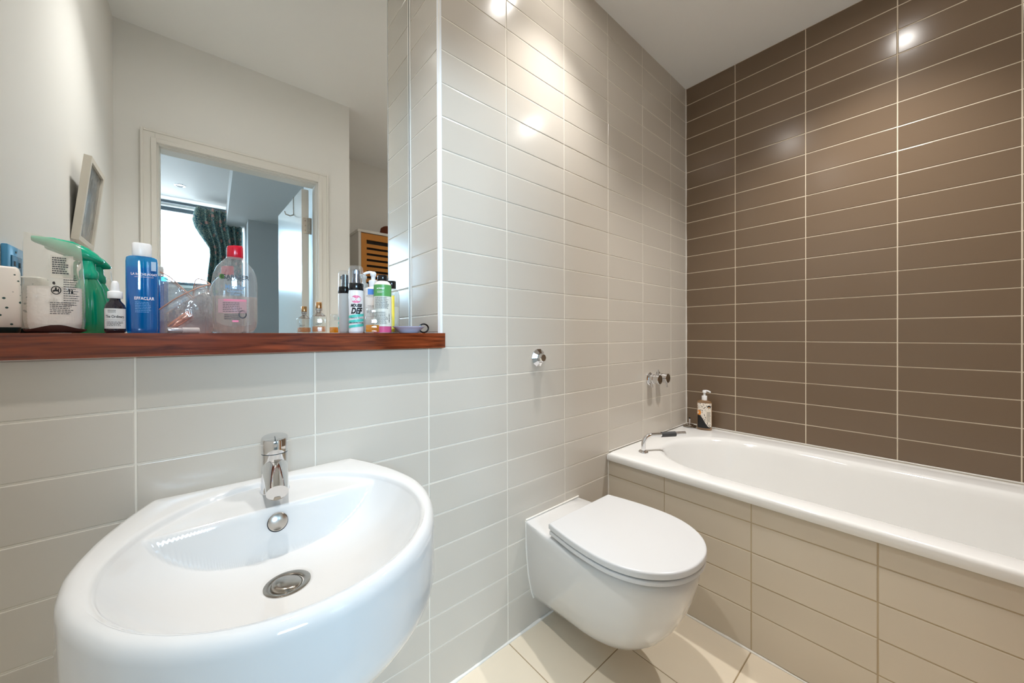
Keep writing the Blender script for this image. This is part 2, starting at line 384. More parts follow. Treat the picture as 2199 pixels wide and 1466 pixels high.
fx = [XP+0.001] + [-0.1928-0.3*k for k in range(3,8)] + [XL]
fy = [0.0] + [-0.2607-0.3*k for k in range(6)] + [YE]
for i in range(len(fx)-1):
    for j in range(len(fy)-1):
        x1, x0, y1, y0 = fx[i], fx[i+1], fy[j], fy[j+1]
        if (x0+x1)/2 < XE:
            if y1 <= YD: continue
            y0 = max(y0, YD)
        if x1-x0 < .02 or y1-y0 < .02: continue
        me = tile_mesh(x1-x0-0.003, y1-y0-0.003, M_ftile)
        put_tile(floor, me, ((x0+x1)/2, (y0+y1)/2, 0), (R(-90),0,0), wob=0.04)
# bath front panel with tiles
b = MB(); b.box(XP+0.0015, XP+0.05, YE, -0.0002, 0, 0.502)
panel = obj('wall_bath_front', b.mesh(), M_groutp, kind='structure', label='beige tiled panel along the front of the bath')
prow = [0.004] + [zrow(r) for r in (-9,-8,-7,-6)] + [0.4995]
for i in range(len(prow)-1):
    for j in range(len(ycols)-1):
        y1, y0, z0, z1 = ycols[j], ycols[j+1], prow[i], prow[i+1]
        if y1-y0 < 0.04: continue
        me = tile_mesh(y1-y0-0.0030, z1-z0-0.0030, M_tilep)
        put_tile(panel, me, (XP, (y0+y1)/2, (z0+z1)/2), (0,0,R(-90)), wob=0.25)
# sealant beads
def bead(name, p0, p1, r, lab):
    b = MB(); n = 40; pts = []
    for k in range(n+1):
        t = k/n; pts.append(Vector(p0).lerp(Vector(p1), t))
    b.tube(pts, [r*(1+0.22*math.sin(7*k)+0.15*math.sin(2.3*k+1)) for k in range(n+1)], 8)
    obj(name, b.mesh(True, 60), M_seal, kind='structure', label=lab)
bead('trim_2', (XP, -0.0008, 0.001), (XL, -0.0008, 0.001), 0.0052, 'white sealant line between tiled wall and floor')
bead('trim_3', (XP-0.0008, 0, 0.001), (XP-0.0008, YE, 0.001), 0.0045, 'white sealant line between bath panel and floor')
bead('trim_4', (-0.001, -0.001, 0.54), (-0.001, -0.001, ZC), 0.0035, 'white sealant line in the corner of pale and brown tiles')
bead('trim_5', (XP-0.001, -0.001, 0.0), (XP-0.001, -0.001, 0.50), 0.003, 'white sealant line where bath panel meets the wall')
# door casing, lining
b = MB(); cz = 2.054
def frame_u(b, x0, x1, zt, wd, y0, y1):
    b.box(x0-wd, x0, y0, y1, 0, zt+wd); b.box(x1, x1+wd, y0, y1, 0, zt+wd); b.box(x0, x1, y0, y1, zt, zt+wd)
frame_u(b, OX0-0.012, OX1+0.012, OZ+0.012, 0.046, YD, YD+0.016)
frame_u(b, OX0-0.006, OX1+0.006, OZ+0.006, 0.020, YD, YD+0.022)
frame_u(b, OX0-0.052, OX1+0.052, OZ+0.052, 0.010, YD, YD+0.021)
frame_u(b, OX0, OX1, OZ, 0.022, YD-0.105, YD+0.004)
frame_u(b, OX0+0.003, OX1-0.003, OZ-0.003, 0.010, YD-0.06, YD-0.02)
obj('trim_6', b.mesh(bevel=0.0015, seg=1), M_casing, kind='structure', label='stepped white door casing')

# ------------------------------------------------------------------ structure: bedroom beyond the door
BY = -4.0
b = MB(); b.box(-4.0, -0.4, BY-0.2, YD-0.10, -0.1, -0.001)
obj('floor_bedroom', b.mesh(), pm('bedroom_floor', srgb(150,128,104), rough=0.6, noise=0.1), kind='structure', label='bedroom floor beyond the door')
b = MB(); b.box(-4.0, -0.4, BY-0.2, YE-0.12, ZC, ZC+0.1); b.box(-4.0, XL-0.12, YE-0.12, YD, ZC, ZC+0.1)
obj('ceiling_bedroom', b.mesh(), M_bpaint, kind='structure', label='bright bedroom ceiling seen through the doorway')
WX0, WX1, WZ0, WZ1 = -3.6, -1.80, 1.62, 2.47
b = MB(); b.box(-4.0, WX0, BY-0.2, BY, 0, ZC); b.box(WX1, -0.4, BY-0.2, BY, 0, ZC); b.box(WX0, WX1, BY-0.2, BY, 0, WZ0); b.box(WX0, WX1, BY-0.2, BY, WZ1, ZC)
obj('wall_bedroom_window', b.mesh(), M_bpaint, kind='structure', label='bedroom wall around the window')
b = MB(); b.box(-4.1, -4.0, BY-0.2, YD, 0, ZC)
obj('wall_bedroom_left', b.mesh(), M_bpaint, kind='structure', label='bedroom side wall left of the window')
b = MB(); b.box(-4.0, XL-0.12, YD-0.10, YD, 0, ZC)
obj('wall_bedroom_near', b.mesh(), M_bpaint, kind='structure', label='bedroom wall beside the bathroom')
b = MB(); b.box(-0.5, -0.4, BY, YE-0.12, 0, ZC)
obj('wall_bedroom_right', b.mesh(), M_bpaint, kind='structure', label='far bedroom side wall')
# boxed-in lowered ceiling and built-in block on the right of the bedroom
SZ = 2.30
b = MB()
_pl = [(-2.03,-1.20),(-1.975,BY),(-0.5,BY),(-0.5,YE-0.13),(XE-0.101,YE-0.13),(XE-0.101,-1.20)]
b.loft([[(x,y,SZ) for x,y in _pl],[(x,y,ZC) for x,y in _pl]])
obj('ceiling_soffit', b.mesh(), M_bpaint, kind='structure', label='lowered boxed-in ceiling in the bedroom')
b = MB(); b.box(-1.815, -0.5, BY, -3.38, 0, SZ)
obj('wall_bedroom_block', b.mesh(), pm('grey_paint', srgb(170,168,164), rough=0.6), kind='structure', label='grey built-in wall beside the curtain')
# window
wroot = empty('window_1', (0,0,0), kind='structure', label='bright bedroom window')
b = MB(); t = 0.04
b.box(WX0, WX1, BY-0.12, BY-0.06, WZ0, WZ0+t); b.box(WX0, WX1, BY-0.12, BY-0.06, WZ1-t, WZ1)
b.box(WX0, WX0+t, BY-0.12, BY-0.06, WZ0, WZ1); b.box(WX1-t, WX1, BY-0.12, BY-0.06, WZ0, WZ1)
obj('window_frame', b.mesh(), M_curtw, wroot)
b = MB(); b.box(WX0+t, WX1-t, BY-0.093, BY-0.089, WZ0+t, WZ1-t); obj('pane', b.mesh(), M_pane, wroot)
b = MB(); b.box(WX0-0.02, WX1+0.02, BY-0.06, BY+0.03, WZ0-0.03, WZ0); obj('window_sill', b.mesh(), M_paint, wroot)
# curtain rail and curtain
b = MB(); b.tube([(-3.7,-3.86,2.475),(-1.82,-3.86,2.475)], 0.016, 10)
obj('curtain_rail', b.mesh(True), M_curtw, label='dark curtain rail along the bedroom window head', cat='curtain rail')
v = []; f = []; nu, nv = 120, 24
for j in range(nv+1):
    t = j/nv; z = 2.455 - 1.75*t
    wide = 0.02*math.sin(t*9)
    xa = -2.235 + 0.10*sst(t,0.05,0.3) + (-0.05 if False else 0); xb = -1.835
    for i in range(nu+1):
        s = i/nu
        x = xa + (xb-xa)*s + wide*(1-s)*sst(t,0,0.2)
        y = -3.80 + 0.030*math.sin(s*2*PI*6.5+0.5*math.sin(t*4)) + 0.012*math.sin(s*23+t*3)
        if s < 0.08 and t < 0.25: x -= 0.05*(1-s/0.08)*math.sin(PI*t/0.25)
        v.append((x,y,z))
for j in range(nv):
    for i in range(nu): a = j*(nu+1)+i; f.append((a,a+1,a+nu+2,a+nu+1))
me = mk(v,f,True,80); o = obj('curtain', me, M_curt, label='dark floral curtain gathered at the bedroom window', cat='curtain')
sm = o.modifiers.new('s','SOLIDIFY'); sm.thickness = 0.003
# door leaf
dr = empty('door_1', (-1.672, YD-0.105, 0), R(-2.2), kind='structure', label='white glossy door swung open into the bedroom')
b = MB(); b.box(-0.052, -0.012, -0.70, -0.006, 0.006, 1.975); leaf = obj('door_leaf', b.mesh(bevel=0.002, seg=1), M_white, dr)
for z in (1.70, 0.25):
    b = MB(); b.box(-0.046, -0.016, -0.0062, -0.004, z, z+0.10); b.box(-0.006, 0.003, -0.012, 0.002, z, z+0.10); b.tube([(-0.010,-0.004,z),(-0.010,-0.004,z+0.10)], 0.006, 10)
    h = obj('hinge', b.mesh(), M_steel, dr, label='steel butt hinge')
    for q in (0.02,0.05,0.08):
        s_ = MB(); s_.tube([(-0.032,-0.0045,z+q),(-0.032,-0.0028,z+q)], 0.004, 8); obj('screw', s_.mesh(), M_tarn, h)
b = MB(); b.box(-0.056,-0.010,-0.22,-0.205,1.975,1.978); b.box(-0.0555,-0.0525,-0.22,-0.205,1.86,1.978); b.tube([(-0.054,-0.212,1.862),(-0.072,-0.212,1.852),(-0.098,-0.212,1.858),(-0.104,-0.212,1.875)], 0.004, 8)
obj('door_hook', b.mesh(), M_tarn, label='small metal hook hung over the open door', cat='hook').matrix_world = Matrix.Translation((-1.672, YD-0.105, 0)) @ Matrix.Rotation(R(-2.2),4,'Z')

# ------------------------------------------------------------------ downlights
def downlight(x, y, lab, on=True, power=LAMP_W, tilt=(0,0), size=102):
    t = empty('ceiling_downlight', (x,y,ZC), label=lab, cat='light', group='recessed ceiling downlights')
    b = MB(); b.lathe([(0.030,-0.001),(0.032,-0.006),(0.042,-0.005),(0.045,0.0005)], 32, cap0=False, cap1=False); obj('trim_ring', b.mesh(True), M_chrome if not on else M_wplas, t)
    b = MB(); b.lathe([(0.0305,-0.0015),(0.020,-0.003),(0.0005,-0.0035)], 24, cap0=False); obj('lamp_lens', b.mesh(True), M_lens if on else M_off, t)
    if on:
        l = bpy.data.lights.new('spot','SPOT'); l.energy = power; l.color = LAMP_COL; l.spot_size = R(size); l.spot_blend = 1.0; l.shadow_soft_size = 0.022
        o = bpy.data.objects.new('lamp_light', l); COL.objects.link(o); o.parent = t; o.location = (0,0,-0.012); o.rotation_euler = (R(tilt[0]), R(tilt[1]), 0)
    return t
downlight(-1.19, -0.255, 'lit recessed downlight in the ceiling above the toilet', power=LAMP_W*0.88, size=90)
downlight(-0.45, -0.865, 'lit recessed downlight in the ceiling above the bath', power=LAMP_W*1.15, tilt=(5,-3))
downlight(-2.13, -0.34, 'lit recessed downlight in the ceiling above the basin', power=LAMP_W*0.78)
downlight(-2.35, -3.39, 'unlit downlight in the bedroom ceiling near the window', on=False)

# ------------------------------------------------------------------ shelf and mirror
b = MB(); b.box(XL+0.001, NX+0.010, -0.016, -0.0001, SH0, SH1); b.box(XL+0.001, NX-0.0005, -0.0002, YM-0.001, SH0+0.0005, SH1)
me = MB().box(XL+0.001, NX+0.010, -0.016, -0.0001, SH0+0.0005, SH1).box(XL+0.001, NX-0.001, -0.0001, YM, SH0+0.0005, SH1).mesh()
obj('wooden_shelf', me, M_wood, label='polished mahogany shelf under the mirror', cat='shelf')
mr = empty('wall_mirror', ((XL+NX)/2, YM, SH1), label='large frameless mirror in the tiled niche above the shelf', cat='mirror')
hw = (NX-XL)/2
b = MB(); b.box(-hw+0.001, hw-0.0035, 0, 0.005, 0.001, ZC-SH1-0.001); obj('mirror_glass', b.mesh(), M_mirror, mr)
b = MB(); b.box(hw-0.0035, hw-0.0015, -0.0006, 0.005, 0.001, ZC-SH1-0.001); obj('mirror_edge', b.mesh(), M_medge, mr)
b = MB(); b.box(NX-0.0022, NX-0.0002, YM-0.010, YM-0.0006, SH1, ZC-0.001); obj('trim_7', b.mesh(), M_seal, kind='structure', label='white sealant strip beside the mirror edge')

# ------------------------------------------------------------------ bath
def bath():
    root = empty('bathtub', (-0.405, -0.88, 0), label='white built-in bathtub beside the brown tiles', cat='bathtub')
    X0, X1, Y0, Y1 = -0.812, -0.003, -1.755, -0.003
    cx, cy = -0.405, -0.88
    N = 200
    angs = [2*PI*k/N for k in range(N)]
    for X in (X0,X1):
        for Y in (Y0,Y1): angs.append(math.atan2(Y-cy, X-cx) % (2*PI))
    angs = sorted(set(round(a,6) for a in angs))
    def rect(a, ins):
        dx, dy = math.cos(a), math.sin(a); t = 1e9
        for lim, d in (((X1-ins)-cx,dx),((X0+ins)-cx,dx),((Y1-ins)-cy,dy),((Y0+ins)-cy,dy)):
            if abs(d) > 1e-9 and lim/d > 0: t = min(t, lim/d)
        return (cx+dx*t, cy+dy*t)
    ix, hx = -0.432, 0.285
    iy0, iy1 = -1.64, -0.115
    def inner(a, ins, ex=0):
        # rounded oval: straight sides with superelliptic ends
        dx, dy = math.cos(a), math.sin(a)
        hw = hx-ins; e = 0.36
        lo, hi = 0, 1.2
        for _ in range(40):
            t = (lo+hi)/2; x = cx+dx*t-ix; y = cy+dy*t
            yt = iy1-ins*1.0; yb = iy0+ins*(1+ex)
            if y > yt-e: q = (y-(yt-e))/e
            elif y < yb+e: q = ((yb+e)-y)/e
            else: q = 0
            v = abs(x/hw)**2.3 + abs(q)**2.3
            if v < 1: lo = t
            else: hi = t
        return (cx+dx*lo, cy+dy*lo)
    rings = []
    def ring(fn, ins, z, ex=0): rings.append([(fn(a,ins)[0]-cx if fn is rect else fn(a,ins,ex)[0]-cx, (fn(a,ins)[1] if fn is rect else fn(a,ins,ex)[1])-cy, z) for a in angs])
    ring(rect, 0.012, 0.5035); ring(rect, 0.002, 0.5035); ring(rect, 0.0, 0.507); ring(rect, 0.0, 0.525); ring(rect, 0.002, 0.532); ring(rect, 0.006, 0.5360); ring(rect, 0.011, 0.537)
    ring(inner, -0.022, 0.536); ring(inner, -0.012, 0.5345); ring(inner, -0.004, 0.530); ring(inner, 0.003, 0.521); ring(inner, 0.009, 0.505)
    ring(inner, 0.020, 0.46, .5); ring(inner, 0.034, 0.40, 1.5); ring(inner, 0.048, 0.33, 2.5); ring(inner, 0.062, 0.26, 3.5); ring(inner, 0.085, 0.20, 3.5); ring(inner, 0.12, 0.168, 3); ring(inner, 0.17, 0.155, 2.4); ring(inner, 0.25, 0.150, 1.6)
    b = MB(); b.loft(rings, cap0=False, cap1=True)
    obj('tub', b.mesh(True, 50), M_bath, root)
    b = MB(); b.box(-0.0035, -0.0005, YE+0.02, -0.002, 0.5365, 0.543); b.box(-0.795, -0.0035, -0.0035, -0.0005, 0.5365, 0.541)
    o = obj('sealant_bead', b.mesh(bevel=0.001,seg=1), M_seal, root); o.location = (-cx, -cy, 0)
    return root
bath()
# bath hand spout
sp = empty('bath_spout', (-0.683, -0.108, 0.537), label='chrome bath filler spout with grey grip on the rim corner', cat='tap')
d = Vector((-0.506+0.683, -0.215+0.108, 0)).normalized(); ln = 0.207
b = MB(); b.lathe([(0.021,0),(0.021,0.004),(0.0185,0.007),(0.0105,0.008)], 28); obj('base_flange', b.mesh(True,40), M_chrome, sp)
b = MB()
pts = [(0,0,0.004),(0,0,0.035)] + [tuple(d*0.040*(1-math.cos(a)) + Vector((0,0,0.035+0.040*math.sin(a)))) for a in [R(10*k) for k in range(1,10)]] + [tuple(d*0.09+Vector((0,0,0.075)))]
b.tube(pts, 0.0095, 16); obj('pipe', b.mesh(True), M_chrome, sp)
b = MB(); b.tube([d*0.155+Vector((0,0,.075)), d*ln+Vector((0,0,.075))], 0.0100, 16); obj('nozzle', b.mesh(True,40), M_chrome, sp)
b = MB(); b.tube([d*0.088+Vector((0,0,.075)), d*0.157+Vector((0,0,.075))], 0.0118, 16); obj('grip', b.mesh(True,40), M_rubber, sp, label='grey rubber grip sleeve')
# wall bath taps
for i, (X, ln, up) in enumerate(((-0.430, 0.058, False), (-0.345, 0.058, True))):
    t = empty('wall_tap', (X, 0, 0.838), label=('chrome wall tap handle with lever pointing down, nearer the toilet' if i==0 else 'chrome wall tap handle with upright lever, nearer the brown tiles'), cat='tap', group='bath tap handles on the tiled wall')
    b = MB(); b.lathe([(0.033,0),(0.033,0.004),(0.030,0.007),(0.012,0.0075)], 32); obj('escutcheon', axis_y(b.mesh(True,40)), M_chrome, t)
    b = MB(); b.lathe([(0.023,0.004),(0.024,0.010),(0.024,0.026),(0.0225,0.0275),(0.0225,0.029),(0.024,0.0305),(0.024,ln-0.001),(0.023,ln)], 32, cap1=False); obj('handle_barrel', axis_y(b.mesh(True,40)), M_chrome, t)
    b = MB(); b.lathe([(0.023,ln-0.0005),(0.0005,ln)], 32); obj('handle_cap', axis_y(b.mesh(True,40)), M_tarn, t)
    b = MB()
    if up: b.tube([(0.002,-0.044,-0.022),(0.004,-0.052,-0.05)], 0.0045, 10); b.tube([(-0.045,-0.030,0.0),(-0.045,-0.030,0.002)], 0.0045, 10)
    else: b.tube([(-0.008,-0.016,-0.022),(-0.012,-0.022,-0.042)], 0.0045, 10)
    if up: b = MB(); b.tube([(0.002,-0.046,-0.02),(0.003,-0.050,-0.047)], 0.0045, 10)
    obj('lever', b.mesh(True,40), M_chrome, t)
    if not up:
        b = MB(); b.tube([(0.0,-0.047,0.022),(0.0,-0.047,0.050)], 0.0045, 10); obj('lever', b.mesh(True,40), M_chrome, t)
# plug resting on rim
pg = empty('bath_plug', (-0.062, -0.046, 0.537), label='dark bath plug with a short pin standing on the bath rim', cat='plug')
b = MB(); b.lathe([(0.030,0),(0.036,0.003),(0.036,0.006),(0.028,0.009),(0.022,0.010),(0.022,0.014),(0.008,0.016)], 28); obj('plug_disc', b.mesh(True,40), M_tarn, pg)
b = MB(); b.lathe([(0.005,0.014),(0.005,0.045)], 12); obj('pin', b.mesh(True,40), M_silver, pg)
b = MB(); b.lathe([(0.0035,0.045),(0.0045,0.047),(0.003,0.052)], 12); obj('pin_tip', b.mesh(True,40), M_black, pg)

# ------------------------------------------------------------------ toilet
def d_outline(wb, wm, ys, f, n=40, y0=0.0, p=2.25):
    pts = []
    half = []
    for k in range(13):
        t = k/12; y = y0+(ys-y0)*t
        half.append((wb+(wm-wb)*math.sin(t*PI/2), -y))
    for k in range(1, n+1):
        a = PI/2*k/n; half.append((wm*math.cos(a)**(2/p), -(ys+(f-ys)*math.sin(a)**(2/p))))
    pts = half + [(-x,y) for x,y in reversed(half[:-1])]
    return pts
TX = -1.160
tl = empty('toilet', (TX, 0, 0), label='white wall-hung toilet with closed lid', cat='toilet')
lev = [(.086,.075,.060,.16,.27),(.090,.098,.085,.17,.315),(.100,.110,.100,.19,.350),(.125,.120,.120,.215,.395),(.165,.130,.142,.235,.438),(.21,.138,.158,.255,.470),(.26,.144,.170,.265,.496),(.31,.147,.177,.275,.514),(.36,.149,.182,.285,.526),(.378,.149,.181,.285,.527),(.387,.149,.179,.285,.523),(.392,.148,.174,.285,.517),(.3945,.145,.164,.285,.505)]
b = MB(); b.loft([[(x,y-0.0008,z) for x,y in d_outline(wb,wm,ys,f)] for z,wb,wm,ys,f in lev])
obj('pan', b.mesh(True,40), M_cer, tl)
def slab(z0, z1, grow, bev):
    b = MB(); rr = []
    for z, i in ((z0,0.004),(z0+0.003,0.0),(z1-bev,0.0),(z1-bev*0.45,bev*0.2),(z1-bev*0.1,bev*0.6),(z1,bev*1.3)):
        rr.append([(x,y,z) for x,y in d_outline(.168+grow-i, .196+grow-i, .335, .545+grow-i, y0=.132-grow+i, p=2.15)])
    b.loft(rr); return b
obj('seat', slab(0.4062, 0.4215, -0.002, 0.004).mesh(True,35), M_seat, tl)
obj('lid', slab(0.4245, 0.446, 0.0, 0.005).mesh(True,35), M_seat, tl)
for s in (-1,1):
    b = MB(); b.tube([(s*0.075-0.02,-0.128,0.4125),(s*0.075+0.02,-0.128,0.4125)], 0.010, 14); obj('lid_hinge', b.mesh(True,40), M_seat, tl)
b = MB(); b.lathe([(0.013,0),(0.013,0.002),(0.011,0.0035)], 24); me = b.mesh(True,40); xf(me, Matrix.Translation((-0.1468,-0.034,0.302)) @ Matrix.Rotation(R(-90),4,'Y')); obj('bolt_cap', me, M_wplas, tl)
b = MB()
prof = [(.395,-.1495),(.3,-.1475),(.2,-.138),(.125,-.1215),(.100,-.111)]
b.tube([(x,-0.001,z) for z,x in prof], 0.0035, 8); b.tube([(-0.149,-0.001,0.398),(0.149,-0.001,0.398)], 0.0035, 8)
obj('sealant_bead', b.mesh(True), M_seal, tl)
# flush button
fb = empty('flush_button', (-1.243, 0, 0.983), label='chrome flush button on the tiled wall above the toilet', cat='button')
b = MB(); b.lathe([(0.034,0),(0.034,0.0035),(0.019,0.014),(0.017,0.014)], 10, cap0=True); obj('rosette', axis_y(b.mesh()), M_chrome, fb)
b = MB(); b.lathe([(0.0165,0.010),(0.0165,0.025),(0.013,0.029),(0.0005,0.029)], 8); obj('push_knob', axis_y(b.mesh()), M_chrome, fb)

# ------------------------------------------------------------------ basin
def basin():
    CX = -2.092
    root = empty('wash_basin', (CX, 0, 0), label='white wall-hung wash basin under the wooden shelf', cat='sink')
    zr = 0.762
    hp = [(0,.181),(.02,.190),(.068,.211),(.135,.233),(.19,.2435),(.235,.2475),(.285,.2425),(.335,.2285),(.37,.213),(.40,.197),(.432,.175),(.466,.140),(.485,.112),(.500,.083),(.509,.056),(.515,.027),(.5165,0)]
    poly = [(w_,-y) for y,w_ in hp] + [(-w_,-y) for y,w_ in reversed(hp[:-1])]
    # smooth the closed part
    N = 320; c0 = (0,-0.27)
    def ray(a):
        dx, dy = math.cos(a), math.sin(a); best = None; n = len(poly)
        for i in range(n):
            x1,y1 = poly[i]; x2,y2 = poly[(i+1)%n]; ex,ey = x2-x1,y2-y1
            den = dx*ey-dy*ex
            if abs(den) < 1e-12: continue
            t = ((x1-c0[0])*ey-(y1-c0[1])*ex)/den; s = ((x1-c0[0])*dy-(y1-c0[1])*dx)/den
            if t > 0 and -1e-6 <= s <= 1+1e-6 and (best is None or t < best): best = t
        return best
    angs = [2*PI*(k+0.5)/N for k in range(N)]
    Rr = [ray(a) for a in angs]
    back = [abs(c0[1]+r*math.sin(a)) < 0.004 for a,r in zip(angs,Rr)]
    sm = list(Rr)
    for _ in range(10):
        sm = [sm[i] if back[i] or back[(i+1)%N] or back[i-1] else (sm[i-1]+2*sm[i]+sm[(i+1)%N])/4 for i in range(N)]
    Rr = sm
    def outer(ins, s=1.0, z=0):
        o = []
        for a,r in zip(angs,Rr):
            x = c0[0]+(r-ins)*math.cos(a); y = c0[1]+(r-ins)*math.sin(a)
            y = min(y, -0.0005 - (ins*0.6 if ins else 0)); o.append((x*s, y*s, z))
        return o
    A, B, EC = 0.209, 0.2235, -0.268
    def ell(rho, z=None):
        o = []
        for a in angs:
            # same direction as the outer ring
            dx, dy = math.cos(a), math.sin(a); t = 1/math.sqrt((dx/A)**2+(dy/B)**2)
            x = dx*t*rho; y = EC+dy*t*rho; o.append((x,y,z if z is not None else surf(x,y)))
        return o
    def surf(x,y):
        rho = math.sqrt((x/A)**2+((y-EC)/B)**2)
        zb = zr - 0.009 - 0.094*(1-min(1,rho)**3.5)
        ye = -0.166
        zd = 0.7495 + 0.003*sst(y,-0.12,-0.05) - 0.18*sst(ye-y, -0.008, 0.030)
        k = 0.0035; h_ = max(0., min(1., 0.5+0.5*(zb-zd)/k)); z = zd*(1-h_)+zb*h_+k*h_*(1-h_)
        dd = math.hypot(x, y+0.262)
        return z - 0.004*sst(0.040-dd, 0., 0.012)
    rings = []
    for k in range(19):                                   # rounded underside
        z = 0.48 + 0.18*((k+0.6)/18.6)**2; rings.append(outer(0, max(0., 1-((0.66-z)/0.18)**1.8)**(1/1.8), z))
    rings.append(outer(0, 1, 0.70))
    for ins, z in ((0,0.742),(0.0012,0.7495),(0.0045,0.7565),(0.0095,0.7605),(0.016,0.762)): rings.append(outer(ins,1,z))
    rings.append([((p[0]+q[0])/2,(p[1]+q[1])/2,zr) for p,q in zip(outer(0.016,1,zr), ell(1.045,zr))])
    rings.append(ell(1.040,zr-0.0002)); rings.append(ell(1.022,zr-0.0012)); rings.append(ell(1.008,zr-0.0040))
    nr = 120
    for k in range(nr): rings.append(ell(1.0-(k/nr)*0.995))
    b = MB(); b.loft(rings, True, True)
    obj('basin_body', b.mesh(True,60), M_cer, root)
    # waste
    dz = surf(0,-0.262)
    b = MB(); b.lathe([(0.0335,-0.002),(0.034,0.0015),(0.030,0.0028),(0.024,0.0005),(0.0225,-0.006)], 40, (0,-0.262,dz+0.0015), cap0=False, cap1=False); w_ = obj('waste_ring', b.mesh(True,50), M_tarn, root, label='tarnished chrome waste')
    b = MB(); b.lathe([(0.0235,-0.003),(0.022,0.003),(0.018,0.005),(0.0005,0.0055)], 32, (0,0,0), cap0=False); me = b.mesh(True,50); xf(me, Matrix.Translation((0,-0.262,dz+0.001)) @ Matrix.Rotation(R(9),4,'Y')); obj('waste_plug', me, M_tarn, w_)
    # overflow on the rear wall of the bowl
    b = MB(); b.lathe([(0.0155,0),(0.0155,0.002),(0.0135,0.0035),(0.0005,0.0038)], 32); me = axis_y(b.mesh(True,50)); xf(me, Matrix.Translation((-0.002,-0.1785,0.7280)) @ Matrix.Rotation(R(-12),4,'X')); obj('overflow_cap', me, M_steel, root)
    b = MB(); b.lathe([(0.0165,0),(0.0165,0.0012)], 32); me = axis_y(b.mesh()); xf(me, Matrix.Translation((-0.002,-0.1772,0.7265)) @ Matrix.Rotation(R(-12),4,'X')); obj('overflow_hole', me, M_hole, root)
basin()
# basin mixer tap
tp = empty('basin_tap', (-2.085, -0.078, 0.751), R(-5), label='chrome mixer tap standing on the wash basin', cat='tap')
b = MB(); b.lathe([(0.0265,0),(0.0265,0.003),(0.0245,0.006),(0.0240,0.03),(0.0235,0.078)], 40); obj('tap_body', b.mesh(True,40), M_chrome, tp)
b = MB(); b.lathe([(0.0225,0.0775),(0.0225,0.0795)], 40); obj('seam_ring', b.mesh(True), M_medge, tp)
b = MB(); n = 40
rings = []
for r,z,sl in ((0.0235,0.0795,0),(0.0237,0.083,0),(0.0237,0.107,1),(0.0225,0.1095,1),(0.0205,0.1100,1)): rings.append([(r*math.cos(2*PI*j/n), r*math.sin(2*PI*j/n), z+sl*0.16*r*math.sin(2*PI*j/n)) for j in range(n)])
b.loft(rings); hd = obj('lever_head', b.mesh(True,40), M_chrome, tp)
b = MB(); b.box(-0.0007,0.0007,-0.0225,0.0005,0.1065,0.1105); obj('lever_slot', b.mesh(), M_medge, hd)
b = MB(); b.lathe([(0.0035,0.0),(0.0035,0.001)], 16); me = axis_y(b.mesh()); xf(me, Matrix.Translation((0,-0.0236,0.097))); obj('temperature_dot', me, M_steel, hd)
# spout: elongated, drooping forward
rings = []
for k in range(15):
    t = k/14; y = -0.004-0.080*t; zc = 0.050-0.020*t-0.006*t*t; rx = 0.0225-0.0045*t; rz = 0.026-0.0125*t
    rings.append([(rx*math.cos(2*PI*j/28), y-0.002*math.sin(2*PI*j/28), zc+rz*math.sin(2*PI*j/28)) for j in range(28)])
b = MB(); b.loft(rings); obj('spout', b.mesh(True,50), M_chrome, tp)
b = MB(); b.lathe([(0.011,0),(0.011,-0.006),(0.009,-0.007)], 24, (0,-0.073,0.016), cap0=True); obj('aerator', b.mesh(True,40), M_tarn, tp)

# ------------------------------------------------------------------ lettering helper
def text_mesh(s, size, align='CENTER', shear=0., bold=0., spacing=1.0, xs=1.0):
    cu = bpy.data.curves.new('t','FONT'); cu.body = s; cu.size = size; cu.align_x = align; cu.align_y = 'CENTER'; cu.shear = shear; cu.offset = bold; cu.space_character = spacing
    cu.resolution_u = 3
    o = bpy.data.objects.new('t', cu); COL.objects.link(o); bpy.context.view_layer.update()
    dg = bpy.context.evaluated_depsgraph_get(); me = bpy.data.meshes.new_from_object(o.evaluated_get(dg))
    bpy.data.objects.remove(o); bpy.data.curves.remove(cu)
    me.materials.clear()
    if xs != 1: me.transform(Matrix.Diagonal((xs,1,1,1)))
    return me
def wrap(me, rx, ry, z, ang=-90., eps=0.0004, p=2.0):
    """lay a flat xy mesh on an upright (elliptic) cylinder; angle -90 faces local -y"""
    a0 = R(ang); r = (rx+ry)/2 if abs(rx-ry) < 1e-6 else rx
    for v in me.vertices:
        if abs(rx-ry) < 1e-6:
            a = a0 + v.co.x/r; q = (r+eps+v.co.z); v.co = Vector((q*math.cos(a), q*math.sin(a), z+v.co.y))
        else:
            x = v.co.x; s = max(0., 1-min(1.,abs(x/rx))**p)**(1/p); v.co = Vector((x, -(ry*s+eps), z+v.co.y))
    return me
def flat(me, y, z, x=0.):
    for v in me.vertices: v.co = Vector((x+v.co.x, y-v.co.z, z+v.co.y))
    return me
def grid_patch(w_, h_, n=16, m=1):
    v = []; f = []
    for j in range(m+1):
        for i in range(n+1): v.append((-w_/2+w_*i/n, -h_/2+h_*j/m, 0))
    for j in range(m):
        for i in range(n): a = j*(n+1)+i; f.append((a,a+1,a+n+2,a+n+1))
    return mk(v,f,True,80)
def sub(me, mat, parent, name='lettering', label=None):
    return obj(name, me, mat, parent, label=label)
def rect_bars(rects):
    v=[];f=[]
    for x0,x1,y0,y1 in rects:
        n=6; b0=len(v)
        for j in (y0,y1):
            for i in range(n+1): v.append((x0+(x1-x0)*i/n, j, 0))
        for i in range(n): f.append((b0+i,b0+i+1,b0+n+2+i,b0+n+1+i))
    return mk(v,f)
